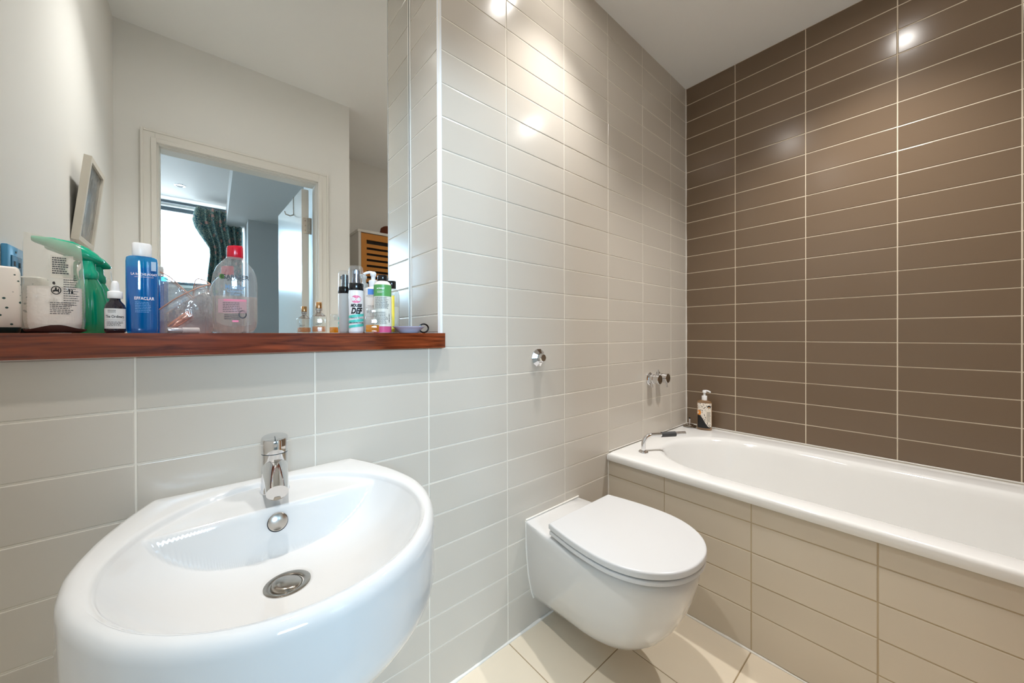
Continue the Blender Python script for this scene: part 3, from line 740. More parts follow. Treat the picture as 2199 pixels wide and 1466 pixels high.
def faux_lines(w_, h_, n, rnd, fill=0.5, left=True):
    rs=[]; p=h_/n
    for k in range(n):
        y=h_/2-p*(k+0.5); L=w_*(0.75+0.25*rnd.random()); x=-w_/2
        while x < -w_/2+L:
            l=w_*(0.05+0.12*rnd.random()); rs.append((x,min(x+l,-w_/2+L),y-p*fill/2,y+p*fill/2)); x+=l+w_*0.025
    return rect_bars(rs)
def barcode(w_, h_, rnd):
    rs=[]; x=-w_/2
    while x < w_/2:
        l=w_*(0.012+0.03*rnd.random()); rs.append((x,min(x+l,w_/2),-h_/2,h_/2)); x+=l+w_*(0.015+0.03*rnd.random())
    return rect_bars(rs)
RN = random.Random(3)
def rescale(root, sx, sy, sz=1.0):
    for ch in list(root.children_recursive):
        if ch.type == 'MESH': ch.data.transform(Matrix.Diagonal((sx,sy,sz,1)))
SZT = SH1 + 0.0003     # things stand on the shelf
CAMX, CAMY = -2.1994, -0.9605
def face(x, y): return math.atan2(CAMY-y, CAMX-x) + PI/2      # turn local -y to the camera

# ------------------------------------------------------------------ shelf items
# speckled container
x,y = -2.468, 0.120
t = empty('soap_container', (x,y,SZT), face(x,y), label='white speckled soap container at the end of the shelf', cat='container')
b = MB(); rr=[]
for z,w_,d_ in ((0.010,.0185,.017),(0.013,.0198,.018),(0.06,.0195,.018),(0.108,.0185,.017),(0.116,.017,.016),(0.119,.014,.012)):
    rr.append([(w_*abs(math.cos(a))**0.45*(1 if math.cos(a)>=0 else -1), d_*abs(math.sin(a))**0.45*(1 if math.sin(a)>=0 else -1), z) for a in [2*PI*k/40 for k in range(40)]])
b.loft(rr); obj('body', b.mesh(True,45), M_speck, t)
b = MB(); rr=[]
for z,w_,d_ in ((0.0,.016,.014),(0.002,.018,.016),(0.0105,.019,.0175)):
    rr.append([(w_*abs(math.cos(a))**0.45*(1 if math.cos(a)>=0 else -1), d_*abs(math.sin(a))**0.45*(1 if math.sin(a)>=0 else -1), z) for a in [2*PI*k/40 for k in range(40)]])
b.loft(rr); obj('base', b.mesh(True,45), pm('dark_base', srgb(30,54,52), rough=0.3), t)
# bag of cotton pads
x,y = -2.398, 0.048
t = empty('cotton_pad_bag', (-2.3963,0.055,SZT), 0, label='clear plastic bag half full of white cotton pads', cat='bag')
b = MB(); rr=[]
def bagring(z,w_,d_,ph=0,sk=0): return [((w_+0.0015*math.sin(5*a+ph))*abs(math.cos(a))**0.55*(1 if math.cos(a)>=0 else -1)+sk, (d_+0.002*math.sin(7*a+ph*2))*abs(math.sin(a))**0.7*(1 if math.sin(a)>=0 else -1), z) for a in [2*PI*k/56 for k in range(56)]]
for z,w_,d_,ph,sk in ((0.001,.040,.020,0,0),(0.006,.050,.027,.5,0),(0.02,.0525,.030,1,0),(0.06,.0535,.031,1.5,0),(0.09,.0525,.028,2.2,0),(0.12,.052,.020,3,-.001),(0.145,.0515,.011,4,-.002),(0.157,.050,.004,5,-.002),(0.166,.050,.0018,5,-.002)): rr.append(bagring(z,w_,d_,ph,sk))
v0 = b; b.loft(rr, True, True); me = b.mesh(True,60)
for v in me.vertices:
    if v.co.z > 0.12: v.co.z += -0.14*(v.co.x+0.05)*sst(v.co.z,0.12,0.166) + 0.008
obj('plastic_bag', me, M_bag, t)
b = MB(); rr=[]
for k in range(30):
    z = 0.003+0.078*k/29; rr.append([((.0475+0.0012*(k%2))*math.cos(a)*(0.9+0.1*sst(z,0,.02)), .0265*math.sin(a)*(1+0.04*(k%2)), z) for a in [2*PI*j/40 for j in range(40)]])
b.loft(rr); obj('cotton_pads', b.mesh(True,60), M_cotton, t)
b = MB(); rr=[bagring(0.0004,.0415,.0225,0,0),bagring(0.006,.0522,.0300,.5,0),bagring(0.013,.0537,.0322,.8,0)]; b.loft(rr,False,False); me=b.mesh(True,60)
for v in me.vertices: v.co.z *= 0.8+0.3*math.sin(v.co.x*60+1)
obj('dark_base_band', me, M_bagdark, t)  # dark brown band with a wavy top round the foot of the bag
sub(flat(grid_patch(.040,.040),-0.0318,0.115,0.020), film('bag_label_film',(0.98,0.98,0.97,1),gloss=0.02,haze=0.55,hazecol=srgb(240,234,222)), t, 'printed_panel')
sub(flat(faux_lines(.030,.030,8,RN,.55),-0.0322,0.117,0.018), M_gink, t, 'barcode')
sub(flat(faux_lines(.042,.022,7,RN,.4),-0.0335,0.043,0.020), M_gink, t, 'printed_text')
sub(flat(text_mesh('e',.010,bold=.0004),-0.0333,0.087,0.006), M_ink, t)
m_ = MB(); m_.lathe([(0.0075,0),(0.0075,.0003),(0.006,.0003),(0.006,0)],28,cap0=False,cap1=False,sx=1.2); sub(flat(m_.mesh(),-0.0334,0.074,0.010), M_ink, t, 'recycling_mark')
sub(flat(rect_bars([(-.004,.004,-.002,.001),(-.002,.001,.001,.005),(-.006,-.003,-.003,0),(.003,.005,-.004,.003)]),-0.0334,0.074,0.010), M_ink, t, 'recycling_mark')
sub(flat(rect_bars([(-.002,0,-.004,.004),(-.004,.002,.001,.002),(.002,.006,-.004,0),(.003,.005,0,.003)]),-0.0334,0.073,0.034), M_ink, t, 'bin_mark')
sub(flat(faux_lines(.028,.056,14,RN,.35),-0.0302,0.075,0.036), M_gink, t, 'printed_text')
rescale(t, .64, .86)
# green trigger spray bottle
x,y = -2.373, 0.158
t = empty('spray_bottle', (x,y,SZT), 0, label='green trigger spray bottle behind the cotton pads', cat='spray bottle')
b = MB(); b.lathe([(.022,0),(.025,.004),(.0265,.03),(.0255,.065),(.020,.092),(.013,.108),(.011,.112)], 40, sx=1.0, sy=0.85); obj('bottle', b.mesh(True,60), M_greenp, t)
b = MB(); b.lathe([(.012,.110),(.0135,.113),(.0135,.124),(.010,.130),(.0095,.146)], 28); obj('collar', b.mesh(True,50), M_greens, t)
b = MB(); rr=[]
for k,(xx,z0,z1,ww) in enumerate(((-.0715,.1765,.1865,.006),(-.068,.174,.187,.007),(-.045,.164,.187,.009),(-.02,.150,.183,.011),(.0,.143,.173,.012),(.012,.142,.162,.010),(.0185,.143,.153,.007),(.021,.146,.149,.004))):
    zc=(z0+z1)/2; hh=(z1-z0)/2; rr.append([(xx, ww*math.cos(a), zc+hh*math.sin(a)) for a in [2*PI*j/20 for j in range(20)]])
b.loft(rr); obj('trigger_head', b.mesh(True,60), M_greens, t)
b = MB(); b.tube(smooth_path([(-.022,0,.160),(-.032,0,.146),(-.033,0,.130),(-.029,0,.112)],4), [.0045]*13, 10); obj('trigger', b.mesh(True), M_greens, t)
# dropper bottle
x,y = -2.321, 0.030
t = empty('dropper_bottle', (x,y,SZT), face(x,y), label='small dark dropper bottle with white pipette cap', cat='bottle')
b = MB(); b.lathe([(.018,0),(.0205,.002),(.0212,.006),(.0212,.044),(.019,.052),(.012,.059),(.0105,.062),(.0105,.066)], 40); obj('bottle', b.mesh(True,50), M_amberg, t)
b = MB(); b.lathe([(.0145,.064),(.0150,.065),(.0150,.076),(.0140,.077),(.0095,.078),(.0085,.086),(.0075,.093),(.004,.0968),(.0005,.097)], 32); obj('pipette_cap', b.mesh(True,50), M_wplas, t)
lb = sub(wrap(grid_patch(.050,.037,30),.0212,.0212,.0265), M_lblw, t, 'paper_label')
sub(wrap(text_mesh('The Ordinary.',.0068,bold=.0001),.0212,.0212,.0300,eps=.0007), M_ink, lb)
sub(wrap(rect_bars([(-.02,.02,-.0002,.0002)]),.0212,.0212,.0240,eps=.0007), M_ink, lb, 'rule')
sub(wrap(faux_lines(.034,.009,4,RN,.4),.0212,.0212,.0170,eps=.0007), M_gink, lb, 'printed_text')
sub(wrap(faux_lines(.018,.006,3,RN,.35),.0212,.0212,.0400,-105,eps=.0007), M_gink, lb, 'printed_text')
rescale(t, .668, .668)
# blue bottle
x,y = -2.2867, 0.045
t = empty('toner_bottle', (x,y,SZT), face(x,y), label='tall clear blue toner bottle with white flip cap', cat='bottle')
def oval(rx, ry, p=2.6, n=56): return [(rx*abs(math.cos(a))**(2/p)*(1 if math.cos(a)>=0 else -1), ry*abs(math.sin(a))**(2/p)*(1 if math.sin(a)>=0 else -1)) for a in [2*PI*k/n for k in range(n)]]
b = MB(); b.loft([[(px,py,z) for px,py in oval(rx,ry)] for z,rx,ry in ((0,.029,.017),(.003,.0312,.019),(.01,.0322,.0195),(.138,.0322,.0195),(.1455,.031,.0185),(.148,.027,.0165),(.149,.020,.014))]); obj('bottle', b.mesh(True,45), M_bluep, t)
b = MB(); b.loft([[(px,py,z) for px,py in oval(rx,ry)] for z,rx,ry in ((.003,.0295,.017),(.006,.0302,.0176),(.126,.0304,.0178),(.127,.0300,.0175))]); obj('liquid', b.mesh(True,45), film('blue_liquid',(0.04,0.55,0.90,1),gloss=0.01,haze=0.55,hazecol=srgb(0,140,214),fres=1.1), t)
b = MB(); b.loft([[(px,py,z) for px,py in oval(rx,ry,2.4)] for z,rx,ry in ((.149,.0195,.0140),(.151,.0200,.0145),(.1725,.0195,.0142),(.1745,.0180,.0128))]); obj('flip_cap', b.mesh(True,40), M_wplas, t)
sub(flat(text_mesh('LA ROCHE-POSAY',.0062,spacing=1.02,bold=.0001),-.0200,.1130,.004), M_wink, t)
sub(flat(text_mesh('LABORATOIRE DERMATOLOGIQUE',.0024),-.0200,.1080,.004), M_wink, t)
sub(flat(text_mesh('EFFACLAR',.0080,spacing=1.1,bold=.0002),-.0200,.0665,.004), M_wink, t)
sub(flat(faux_lines(.032,.022,7,RN,.3),-.0200,.050,.002), pm('pale_blue_ink',srgb(120,190,236),rough=.4), t, 'printed_text')
sub(flat(rect_bars([(-.004,.006,-.009,.009)]),-.0200,.130,.022), pm('pale_square',srgb(176,200,224),rough=.4), t, 'logo_square')
rescale(t, .692, .692)
# clear vinyl pouch with cosmetics
x,y = -2.2227, 0.120
t = empty('vinyl_pouch', (x,y,SZT), face(x,y), label='open clear vinyl pouch with brown piping', cat='pouch')
def sheet(rows_, n=14):
    v=[];f=[];m=len(rows_)
    for r in rows_:
        P=smooth_path(r, n)
        if not v: L=len(P)
        v+=P
    for j in range(m-1):
        for i in range(L-1): a=j*L+i; f.append((a,a+1,a+L+1,a+L))
    me=mk(v,f,True,80); return me
fr = [[(-.055,-.020,.001),(-.02,-.034,.001),(.02,-.032,.001),(.044,-.015,.001)],
      [(-.055,-.024,.025),(-.02,-.042,.030),(.025,-.042,.036),(.054,-.018,.035)],
      [(-.055,-.024,.045),(-.02,-.040,.058),(.025,-.040,.075),(.058,-.016,.075)],
      [(-.055,-.022,.050),(-.02,-.032,.076),(.022,-.028,.100),(.050,-.008,.112)]]
o = obj('front_panel', sheet(fr), M_pouch, t); md=o.modifiers.new('s','SOLIDIFY'); md.thickness=.0006
bk = [[(-.055,.030,.001),(-.02,.040,.001),(.015,.036,.001),(.040,.022,.001)],
      [(-.055,.030,.05),(-.02,.044,.05),(.015,.040,.045),(.040,.022,.04)],
      [(-.055,.028,.10),(-.025,.040,.095),(.003,.038,.078),(.026,.024,.062)],
      [(-.055,.024,.134),(-.035,.034,.125),(-.012,.034,.104),(.012,.024,.082)]]
o = obj('back_panel', sheet(bk), M_pouch, t); md=o.modifiers.new('s','SOLIDIFY'); md.thickness=.0006
sd = [[(.044,-.015,.001),(.052,.0,.001),(.050,.012,.001),(.040,.022,.001)],[(.054,-.018,.035),(.063,-.002,.03),(.058,.014,.035),(.040,.022,.04)],[(.058,-.016,.075),(.060,.0,.07),(.045,.015,.066),(.026,.024,.062)],[(.050,-.008,.112),(.034,.004,.122),(.018,.010,.120),(.012,.024,.086)]]
o = obj('side_panel', sheet(sd), M_pouch, t); md=o.modifiers.new('s','SOLIDIFY'); md.thickness=.0006
b = MB(); b.tube(smooth_path(fr[3],8), .0013, 6); b.tube(smooth_path(bk[3],8), .0013, 6); b.tube(smooth_path(sd[3],8), .0013, 6); obj('piping', b.mesh(True), M_pipe, t)
rescale(t, .80, .85)
def dirm(p0, p1):
    d_ = (Vector(p1)-Vector(p0)); return Matrix.Translation(p0) @ d_.to_track_quat('Z','Y').to_matrix().to_4x4()
lx = empty('lipstick', (x,y,SZT), face(x,y), label='copper lipstick tube leaning inside the clear pouch', cat='lipstick')
mt = dirm((-.028,-.006,.0125),(.006,-.012,.044)); b = MB(); b.lathe([(.0075,0),(.0082,.002),(.0082,.026),(.0078,.0265)], 28); obj('tube', xf(b.mesh(True,40),mt.copy()), M_copper, lx)
b = MB(); b.lathe([(.0078,.0265),(.0084,.0272),(.0084,.0455),(.0076,.0465)], 28); obj('cap', xf(b.mesh(True,40),mt.copy()), M_copper, lx)
lx = empty('lip_balm', (x,y,SZT), face(x,y), label='silver lip balm tube lying in the clear pouch', cat='lip balm')
mt = dirm((-.032,-.022,.0065),(.020,-.010,.0065)); b = MB(); b.lathe([(.0052,0),(.0058,.001),(.0058,.024)], 24); obj('tube', xf(b.mesh(True,40),mt.copy()), M_silver, lx)
b = MB(); b.lathe([(.0058,.0242),(.0061,.025),(.0061,.052),(.0055,.053)], 24); obj('cap', xf(b.mesh(True,40),mt.copy()), M_cream, lx)
# micellar water bottle
x,y = -2.1415, 0.045
t = empty('micellar_water_bottle', (x,y,SZT), face(x,y), label='large clear cleansing water bottle with red cap, half full', cat='bottle')
def bot(prof): 
    b = MB(); b.loft([[(px,py,z) for px,py in oval(rx,ry,2.3)] for z,rx,ry in prof]); return b.mesh(True,50)
obj('bottle', bot(((0,.034,.022),(.003,.041,.027),(.012,.048,.031),(.025,.0508,.033),(.11,.0510,.033),(.128,.0485,.0320),(.145,.040,.027),(.157,.028,.021),(.164,.020,.018),(.1665,.0185,.0175))), M_pet, t)
obj('liquid', bot(((.002,.032,.020),(.005,.040,.026),(.013,.0470,.0300),(.026,.0496,.0318),(.079,.0498,.0318),(.0795,.0494,.0315))), M_water, t)
b = MB(); b.loft([[(px,py,z+(.0016*px/.018 if z>.18 else 0)) for px,py in oval(rx,ry,2.1)] for z,rx,ry in ((.1655,.0185,.0175),(.167,.0190,.0180),(.188,.0185,.0175),(.1915,.0170,.0160))]); obj('cap', b.mesh(True,40), M_red, t)
def ow(me, z): return wrap(me, .051, .033, z, eps=.0009, p=2.3)
sub(ow(text_mesh('GARNIER',.0128,spacing=1.0,xs=1.15,bold=.0003),.124-.004), M_gink, t)
b = MB(); b.lathe([(.0052,0),(.0052,.0002)],24,(-.0285,0,0)); sub(ow(b.mesh(),.1205), pm('leaf_green',srgb(70,120,50),rough=.4), t, 'leaf_mark')
sub(ow(text_mesh('SKINACTIVE',.0066,bold=.0001),.1135), M_gink, t)
sub(ow(text_mesh('Micellar',.0140,bold=.0003),.0985), pm('slate_ink',srgb(120,150,180),rough=.4), t)
sub(ow(text_mesh('Cleansing',.0092,bold=.0001),.0900), pm('slate_ink2',srgb(140,170,196),rough=.4), t)
sub(ow(text_mesh('Water',.0085),.0835), pm('slate_ink3',srgb(140,170,196),rough=.4), t)
m_pl = film('pink_print',(0.98,0.88,0.91,1),gloss=0.02,haze=0.55,hazecol=srgb(240,206,214),fres=1.1)
pp = grid_patch(.062,.030,30); 
for v in pp.vertices: v.co.x -= .006
sub(ow(pp,.058), m_pl, t, 'pink_panel')
pp = grid_patch(.050,.0045,24)
for v in pp.vertices: v.co.x -= .0
sub(ow(pp,.0705), M_pink, t, 'pink_stripe')
pp = faux_lines(.042,.022,6,RN,.35)
for v in pp.vertices: v.co.x -= .006; v.co.z += .0004
sub(ow(pp,.0555), M_gink, t, 'printed_text')
pp = faux_lines(.036,.012,3,RN,.4)
for v in pp.vertices: v.co.x -= .006; v.co.z += .0004
sub(ow(pp,.0345), M_gink, t, 'printed_text')
b = MB(); b.lathe([(.0092,0),(.0092,.0006),(.0066,.0006),(.0066,0)],28,(.016,0,0),cap0=False,cap1=False); sub(ow(b.mesh(),.0405), M_gink, t, 'round_mark')
pp = grid_patch(.014,.004,8); sub(ow(pp,.0255), M_pink, t, 'pink_stripe')
rescale(t, .79, .79)
# perfume bottle
x,y = -1.960, 0.106
t = empty('perfume_bottle', (x,y,SZT), face(x,y), label='small clear perfume bottle with gold cap', cat='perfume bottle')
b = MB(); b.box(-.0185,.0185,-.011,.011,0,.046); obj('bottle', b.mesh(True,40,bevel=.003), M_glass, t)
b = MB(); b.box(-.0155,.0155,-.0085,.0085,.004,.018); obj('perfume', b.mesh(True,40,bevel=.001), M_rose, t)
b = MB(); b.lathe([(.0165,.046),(.010,.052),(.0062,.055),(.0062,.060),(.008,.061),(.008,.066)],24,sy=.75,cap0=False); obj('collar', b.mesh(True,40), M_chrome, t)
b = MB(); b.lathe([(.0065,.066),(.0075,.067),(.0075,.081),(.0065,.0825)],24); obj('spray_cap', b.mesh(True,40), M_gold, t)
sub(flat(faux_lines(.016,.006,2,RN,.4),-.0114,.024), M_gink, t, 'printed_text')
# mousse bottle
x,y = -1.852, 0.144
t = empty('mousse_bottle', (x,y,SZT), face(x,y), label='tall white hair mousse bottle with teal stripes and clear dome cap', cat='bottle')
b = MB(); b.lathe([(.019,0),(.0215,.003),(.022,.008),(.022,.120),(.0212,.125)],44); obj('bottle', b.mesh(True,50), M_wplas, t)
b = MB(); b.lathe([(.0216,.125),(.0222,.127),(.0222,.144),(.0212,.146)],44); obj('pump_collar', b.mesh(True,40), M_black, t)
b = MB(); b.lathe([(.012,.146),(.0115,.158),(.0105,.160),(.0105,.182),(.009,.185)],28); b.box(-.006,.006,-.019,0,.172,.182); obj('pump_head', b.mesh(True,40), pm('navy_plastic',srgb(34,46,62),rough=.2), t)
b = MB(); b.lathe([(.0214,.146),(.0214,.183),(.0205,.192),(.017,.1965),(.0005,.198)],44,cap0=False); obj('dome_cap', b.mesh(True,50), M_lucite, t)
def cw(me, z, a=-90, e=.0005): return wrap(me, .022, .022, z, a, e)
b = MB(); b.lathe([(.0005,.0),(.0140,.0)],28,cap0=False,cap1=False,sx=1.1,sy=0.80); sub(cw(b.mesh(),.0985), M_pink, t, 'pink_badge')
sub(cw(text_mesh('Doux',.0155,bold=.0003,xs=.8),.0985,e=.0009), M_wink, t)
sub(cw(text_mesh('MOUSSE',.0115,shear=.3,bold=.0007,xs=.80),.080), M_ink, t)
sub(cw(text_mesh('DEF',.0235,shear=.3,bold=.0012,xs=.80),.064), M_ink, t)
for zz in (.0515,.037,.0225):
    pp = grid_patch(.066,.0078,34)
    for v in pp.vertices: v.co.y += .12*v.co.x
    sub(cw(pp,zz-.001), M_teal, t, 'teal_stripe')
sub(cw(text_mesh('Texture Foam',.0074,shear=.4,xs=.9),.0445,e=.0009), M_ink, t)
sub(cw(text_mesh('CURL CONTROL MOUSSE',.0046,shear=.2,bold=.0002,xs=.85),.0300,e=.0009), M_ink, t)
rescale(t, .92, .92)
# pump bottle
x,y = -1.7975, 0.156
t = empty('lotion_pump_bottle', (x,y,SZT), face(x,y), label='cream lotion pump bottle with a blue square on it', cat='bottle')
b = MB(); b.loft([[(px,py,z) for px,py in oval(rx,ry,2.6)] for z,rx,ry in ((0,.024,.015),(.003,.0270,.0175),(.130,.0270,.0175),(.1355,.0255,.0165),(.139,.018,.014),(.141,.0125,.0125))]); obj('bottle', b.mesh(True,45), M_cream, t)
b = MB(); b.lathe([(.012,.1405),(.0125,.142),(.0125,.160),(.011,.1615)],28); obj('collar', b.mesh(True,40), M_wplas, t)
b = MB(); b.lathe([(.0062,.161),(.0062,.173),(.0085,.176),(.0090,.184),(.006,.188)],24); b.tube(smooth_path([(.006,0,.183),(-.008,0,.186),(-.020,0,.183),(-.0275,0,.178)],4),[.0042]*12+[.0026],10); obj('pump_head', b.mesh(True,50), M_wplas, t)
sub(flat(rect_bars([(-.0085,.0085,-.0085,.0085)]),-.0182,.125,-.007), M_bink, t, 'blue_square')
sub(flat(text_mesh('LA ROCHE-POSAY',.0046),-.0182,.1125,-.001), M_ink, t)
sub(flat(text_mesh('LABORATOIRE DERMATOLOGIQUE',.0020),-.0182,.109), M_ink, t)
sub(flat(text_mesh('TOLERIANE',.0056,spacing=1.15),-.0182,.0815), M_ink, t)
sub(flat(rect_bars([(-.022,.020,-.0002,.0002)]),-.0182,.077), M_gink, t, 'rule')
sub(flat(faux_lines(.036,.008,3,RN,.4),-.0182,.065), M_gink, t, 'printed_text')
# green-labelled bottle with pink liquid
x,y = -1.796, 0.085
t = empty('green_label_bottle', (x,y,SZT), face(x,y), label='clear bottle with green label, black cap and pink liquid showing below', cat='bottle')
b = MB(); b.lathe([(.023,0),(.0255,.002),(.0260,.005),(.0260,.137),(.0245,.143),(.018,.149),(.0145,.151)],44); obj('bottle', b.mesh(True,50), M_cream, t)
b = MB(); b.lathe([(.0262,.002),(.0263,.004),(.0263,.0195)],44,cap0=False,cap1=False); obj('liquid_band', b.mesh(True), M_pinkliq, t)
b = MB(); b.lathe([(.0145,.150),(.0150,.151),(.0150,.167),(.0142,.1685)],32); obj('cap', b.mesh(True,40), M_black, t)
def gw(me, z, a=-90, e=.0005): return wrap(me, .0262, .0262, z, a, e)
sub(gw(grid_patch(.076,.033,40),.1225,e=.0003), M_green, t, 'green_label')
sub(gw(grid_patch(.076,.086,40),.0625,e=.0003), M_paleg, t, 'pale_label')
sub(gw(text_mesh('ACTIVIST',.0056,bold=.0002),.1275,-104,.0007), M_wink, t)
sub(gw(faux_lines(.020,.0075,3,RN,.3),.1180,-104,.0007), M_wink, t, 'printed_text')
sub(gw(faux_lines(.044,.034,14,RN,.4),.087,-94,.0007), M_gink, t, 'printed_text')
sub(gw(faux_lines(.040,.036,12,RN,.35),.044,-98,.0007), M_gink, t, 'printed_text')
me = barcode(.026,.005,RN); me.transform(Matrix.Rotation(R(90),4,'Z')); sub(gw(me,.044,-44,.0007), M_ink, t, 'barcode')
rescale(t, .93, .93)
# yellow-labelled clear bottle
x,y = -1.7435, 0.148
t = empty('yellow_label_bottle', (x,y,SZT), face(x,y), label='clear bottle with yellow label and black cap beside the mirror edge', cat='bottle')
b = MB(); b.lathe([(.022,0),(.0245,.003),(.0245,.118),(.022,.130),(.016,.138),(.0120,.141)],40); obj('bottle', b.mesh(True,50), M_trcream, t)
b = MB(); b.lathe([(.0215,.003),(.0228,.006),(.0228,.082),(.0225,.0825)],40); obj('cream', b.mesh(True,50), pm('pale_cream',srgb(232,230,218),rough=.5), t)
b = MB(); b.lathe([(.0130,.140),(.0138,.141),(.0138,.162),(.013,.1635)],32); obj('cap', b.mesh(True,40), M_black, t)
sub(wrap(grid_patch(.036,.112,24),.0246,.0246,.060,-112,.0004), M_yellow, t, 'yellow_label')
# oil bottle in front
x,y = -1.8475, 0.024
t = empty('oil_bottle', (x,y,SZT), face(x,y), label='small square glass bottle with amber oil', cat='bottle')
b = MB(); b.box(-.0182,.0182,-.014,.014,0,.044); b.box(-.014,.014,-.0105,.0105,.044,.0665); obj('bottle', b.mesh(True,40,bevel=.0025), M_glass, t)
b = MB(); b.box(-.0165,.0165,-.0122,.0122,.003,.0215); obj('oil', b.mesh(True,40,bevel=.001), M_amber, t)
b = MB(); b.lathe([(.0062,.045),(.0062,.050),(.0075,.052),(.0078,.058),(.005,.063),(.0005,.064)],20); obj('stopper', b.mesh(True,40), M_lucite, t)
# enamel dish with ring handle
x,y = -1.7268, 0.060
t = empty('enamel_dish', (x,y,SZT), face(x,y), label='pale enamel dish with a black ring handle', cat='dish')
b = MB(); b.lathe([(.026,0),(.028,.0012),(.034,.008),(.042,.0155),(.047,.0185),(.0472,.0197),(.0455,.0193),(.040,.0165),(.031,.008),(.026,.004),(.0005,.0035)],48,cap0=True,cap1=True); obj('dish', b.mesh(True,60), M_enamel, t)
b = MB(); b.tube([(.0435+.0135*math.cos(a),-.004+.004*math.cos(a),.0145+.0125*math.sin(a)) for a in [2*PI*k/28 for k in range(29)]], .0024, 8, caps=False); obj('ring_handle', b.mesh(True), M_black, t)

# ------------------------------------------------------------------ soap bottle on the bath
x,y = -0.066, -0.128
t = empty('hand_soap_bottle', (x,y,0.5373), face(x,y), label='clear pump soap bottle with spotted black and white label on the bath corner', cat='bottle')
b = MB(); b.loft([[(px,py,z) for px,py in oval(rx,ry,2.6)] for z,rx,ry in ((0,.032,.020),(.003,.036,.023),(.01,.037,.0235),(.148,.037,.0235),(.157,.034,.021),(.161,.024,.017),(.164,.014,.013))]); obj('bottle', b.mesh(True,45), film('tan_bottle',(0.86,0.72,0.55,1),gloss=.05,haze=.5,hazecol=srgb(206,170,128)), t)
def sw(me,z,dx=0,e=.0006):
    for v in me.vertices: v.co.x += dx
    return wrap(me,.0371,.0236,z,eps=e,p=2.6)
lab = sub(sw(grid_patch(.068,.130,30,4),.084,0,.0004), M_spot, t, 'label_sheet')
def curvepatch(pts): 
    return mk([(p[0],p[1],0) for p in pts],[tuple(range(len(pts)))])
v=[];f=[]
for k in range(25):
    xx=-.034+.062*k/24; top=.066-.066*sst(k/24,0.1,0.95)-.004; v+=[(xx,-.010,0),(xx,max(top,-.009),0)]
for k in range(24): f.append((2*k,2*k+2,2*k+3,2*k+1))
sub(sw(mk(v,f),.022,0,.0009), M_ink, lab, 'black_sweep')
sub(sw(grid_patch(.026,.070,10,2),.080,.021,.0008), pm('label_cream',srgb(236,224,206),rough=.4), lab, 'text_panel')
sub(sw(faux_lines(.020,.055,14,RN,.35),.075,.021,.0012), M_gink, lab, 'printed_text')
b = MB(); b.lathe([(.0005,0),(.0095,0)],24,cap0=False,cap1=False,sy=1.5); sub(sw(b.mesh(),.096,-.026,.0009), pm('orange_ink',srgb(236,150,60),rough=.4), lab, 'orange_patch')
b = MB(); b.lathe([(.0005,0),(.0080,0)],24,cap0=False,cap1=False); sub(sw(b.mesh(),.130,.022,.0011), M_ink, lab, 'dark_badge')
b = MB(); b.lathe([(.0005,0),(.0035,0)],24,cap0=False,cap1=False); sub(sw(b.mesh(),.127,.022,.0014), pm('orange_ink2',srgb(226,170,110),rough=.4), lab, 'badge_mark')
b = MB(); b.lathe([(.0130,.162),(.0135,.164),(.0135,.186),(.012,.188)],28); obj('collar', b.mesh(True,40), M_wplas, t)
b = MB(); b.lathe([(.0055,.187),(.0055,.203),(.010,.205),(.0105,.214),(.008,.218)],24); b.tube(smooth_path([(-.006,0,.2145),(.010,0,.216),(.022,0,.213),(.030,0,.207)],4),[.0045]*12+[.003],10); obj('pump_head', b.mesh(True,50), M_wplas, t)

# ------------------------------------------------------------------ left wall: picture and socket
t = empty('picture_frame', (XL, -0.443, 1.366), label='white framed grey picture tilted off the wall beside the doorway', cat='picture')
t.rotation_euler = (0, R(6.0), 0)
hy, hz, dp, fw_ = 0.10, 0.265, 0.018, 0.015
b = MB(); b.box(0.001,dp,-hy,-hy+fw_,0,hz); b.box(0.001,dp,hy-fw_,hy,0,hz); b.box(0.001,dp,-hy+fw_,hy-fw_,0,fw_); b.box(0.001,dp,-hy+fw_,hy-fw_,hz-fw_,hz); obj('frame', b.mesh(), M_frame, t)
b = MB(); b.box(0.002,dp-0.006,-hy+fw_,hy-fw_,fw_,hz-fw_); obj('print', b.mesh(), M_art, t)
b = MB(); b.box(dp-0.0065,dp-0.0055,hy-fw_-0.03,hy-fw_,fw_,hz-fw_); obj('print_margin', b.mesh(), pm('pale_blue_mount',srgb(190,214,228),rough=.2), t)
t = empty('shaver_socket', (XL, 0.117, 1.208), label='blue film-covered wall socket above the shelf end', cat='socket')
b = MB(); b.box(0.0002,.009,-.0415,.0415,-.046,.046); obj('plate', b.mesh(True,40,bevel=.002), M_socket, t)
b = MB(); b.box(.009,.0105,-.027,.027,-.034,.026); ins = obj('insert', b.mesh(True,40,bevel=.001), M_socketd, t)
for yy,zz in ((-.013,.010),(.013,.010),(0,-.002),(-.013,-.016),(.013,-.016)):
    b = MB(); b.box(.0104,.0109,yy-.004,yy+.004,zz-.005,zz+.005); obj('socket_hole', b.mesh(), M_hole, ins)
b = MB(); b.box(.0088,.0094,-.003,.003,.033,.037); obj('screw_head', b.mesh(), M_hole, t)

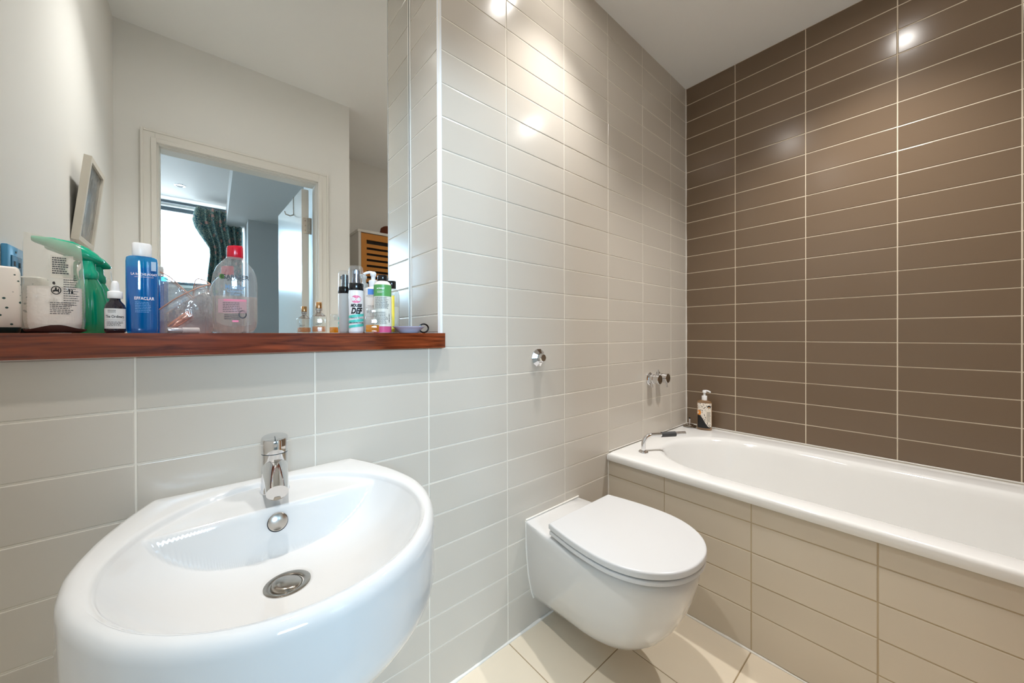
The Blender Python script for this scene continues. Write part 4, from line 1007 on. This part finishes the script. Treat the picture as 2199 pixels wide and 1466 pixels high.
# ------------------------------------------------------------------ cabinet and hat in the recess behind
t = empty('slatted_cabinet', (-1.06, YE+0.17, 0), label='tall white cabinet with slatted wooden door, seen in the mirror', cat='cabinet')
cw_, cdp, chh = 0.24, 0.165, 1.845
b = MB(); b.box(-cw_,-cw_+.018,-cdp,cdp,0,chh); b.box(cw_-.018,cw_,-cdp,cdp,0,chh); b.box(-cw_+.018,cw_-.018,-cdp,-cdp+.008,.02,chh-.02); b.box(-cw_+.018,cw_-.018,-cdp,cdp-.02,.04,.06)
obj('body', b.mesh(), M_white, t)
b = MB(); b.box(-cw_-.008,cw_+.008,-cdp,cdp+.008,chh,chh+.018); obj('top', b.mesh(), M_white, t)
b = MB(); x0,x1=-cw_+.02,cw_-.02; b.box(x0,x0+.04,cdp-.018,cdp,.05,chh-.004); b.box(x1-.04,x1,cdp-.018,cdp,.05,chh-.004); b.box(x0+.04,x1-.04,cdp-.018,cdp,chh-.05,chh-.004); b.box(x0+.04,x1-.04,cdp-.018,cdp,.05,.09)
dd = obj('door', b.mesh(), M_bamboo, t)
z = .11; slm=None
while z < chh-.08:
    b = MB(); b.box(x0+.038,x1-.038,cdp-.014,cdp-.004,z,z+.026); obj('slat', b.mesh(), M_bamboo, dd); z += .044
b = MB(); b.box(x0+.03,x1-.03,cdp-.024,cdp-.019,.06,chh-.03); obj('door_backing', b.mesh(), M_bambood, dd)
t = empty('felt_hat', (-0.99, YE+0.18, chh+.0185), label='brown felt hat lying on the tall cabinet', cat='hat')
b = MB(); b.lathe([(.001,.001),(.10,.000),(.145,.006),(.148,.009),(.10,.006),(.088,.010)],40,sy=.85,cap0=False,cap1=False); obj('brim', b.mesh(True,60), M_hat, t)
b = MB(); b.lathe([(.092,.004),(.088,.04),(.080,.085),(.060,.100),(.03,.092),(.001,.086)],40,sy=.85,cap0=False,cap1=False); obj('crown', b.mesh(True,60), M_hat, t)
b = MB(); b.lathe([(.0935,.006),(.091,.028)],40,sy=.855,cap0=False,cap1=False); obj('hat_band', b.mesh(True,60), pm('hat_ribbon',srgb(60,30,18),rough=.7), t)
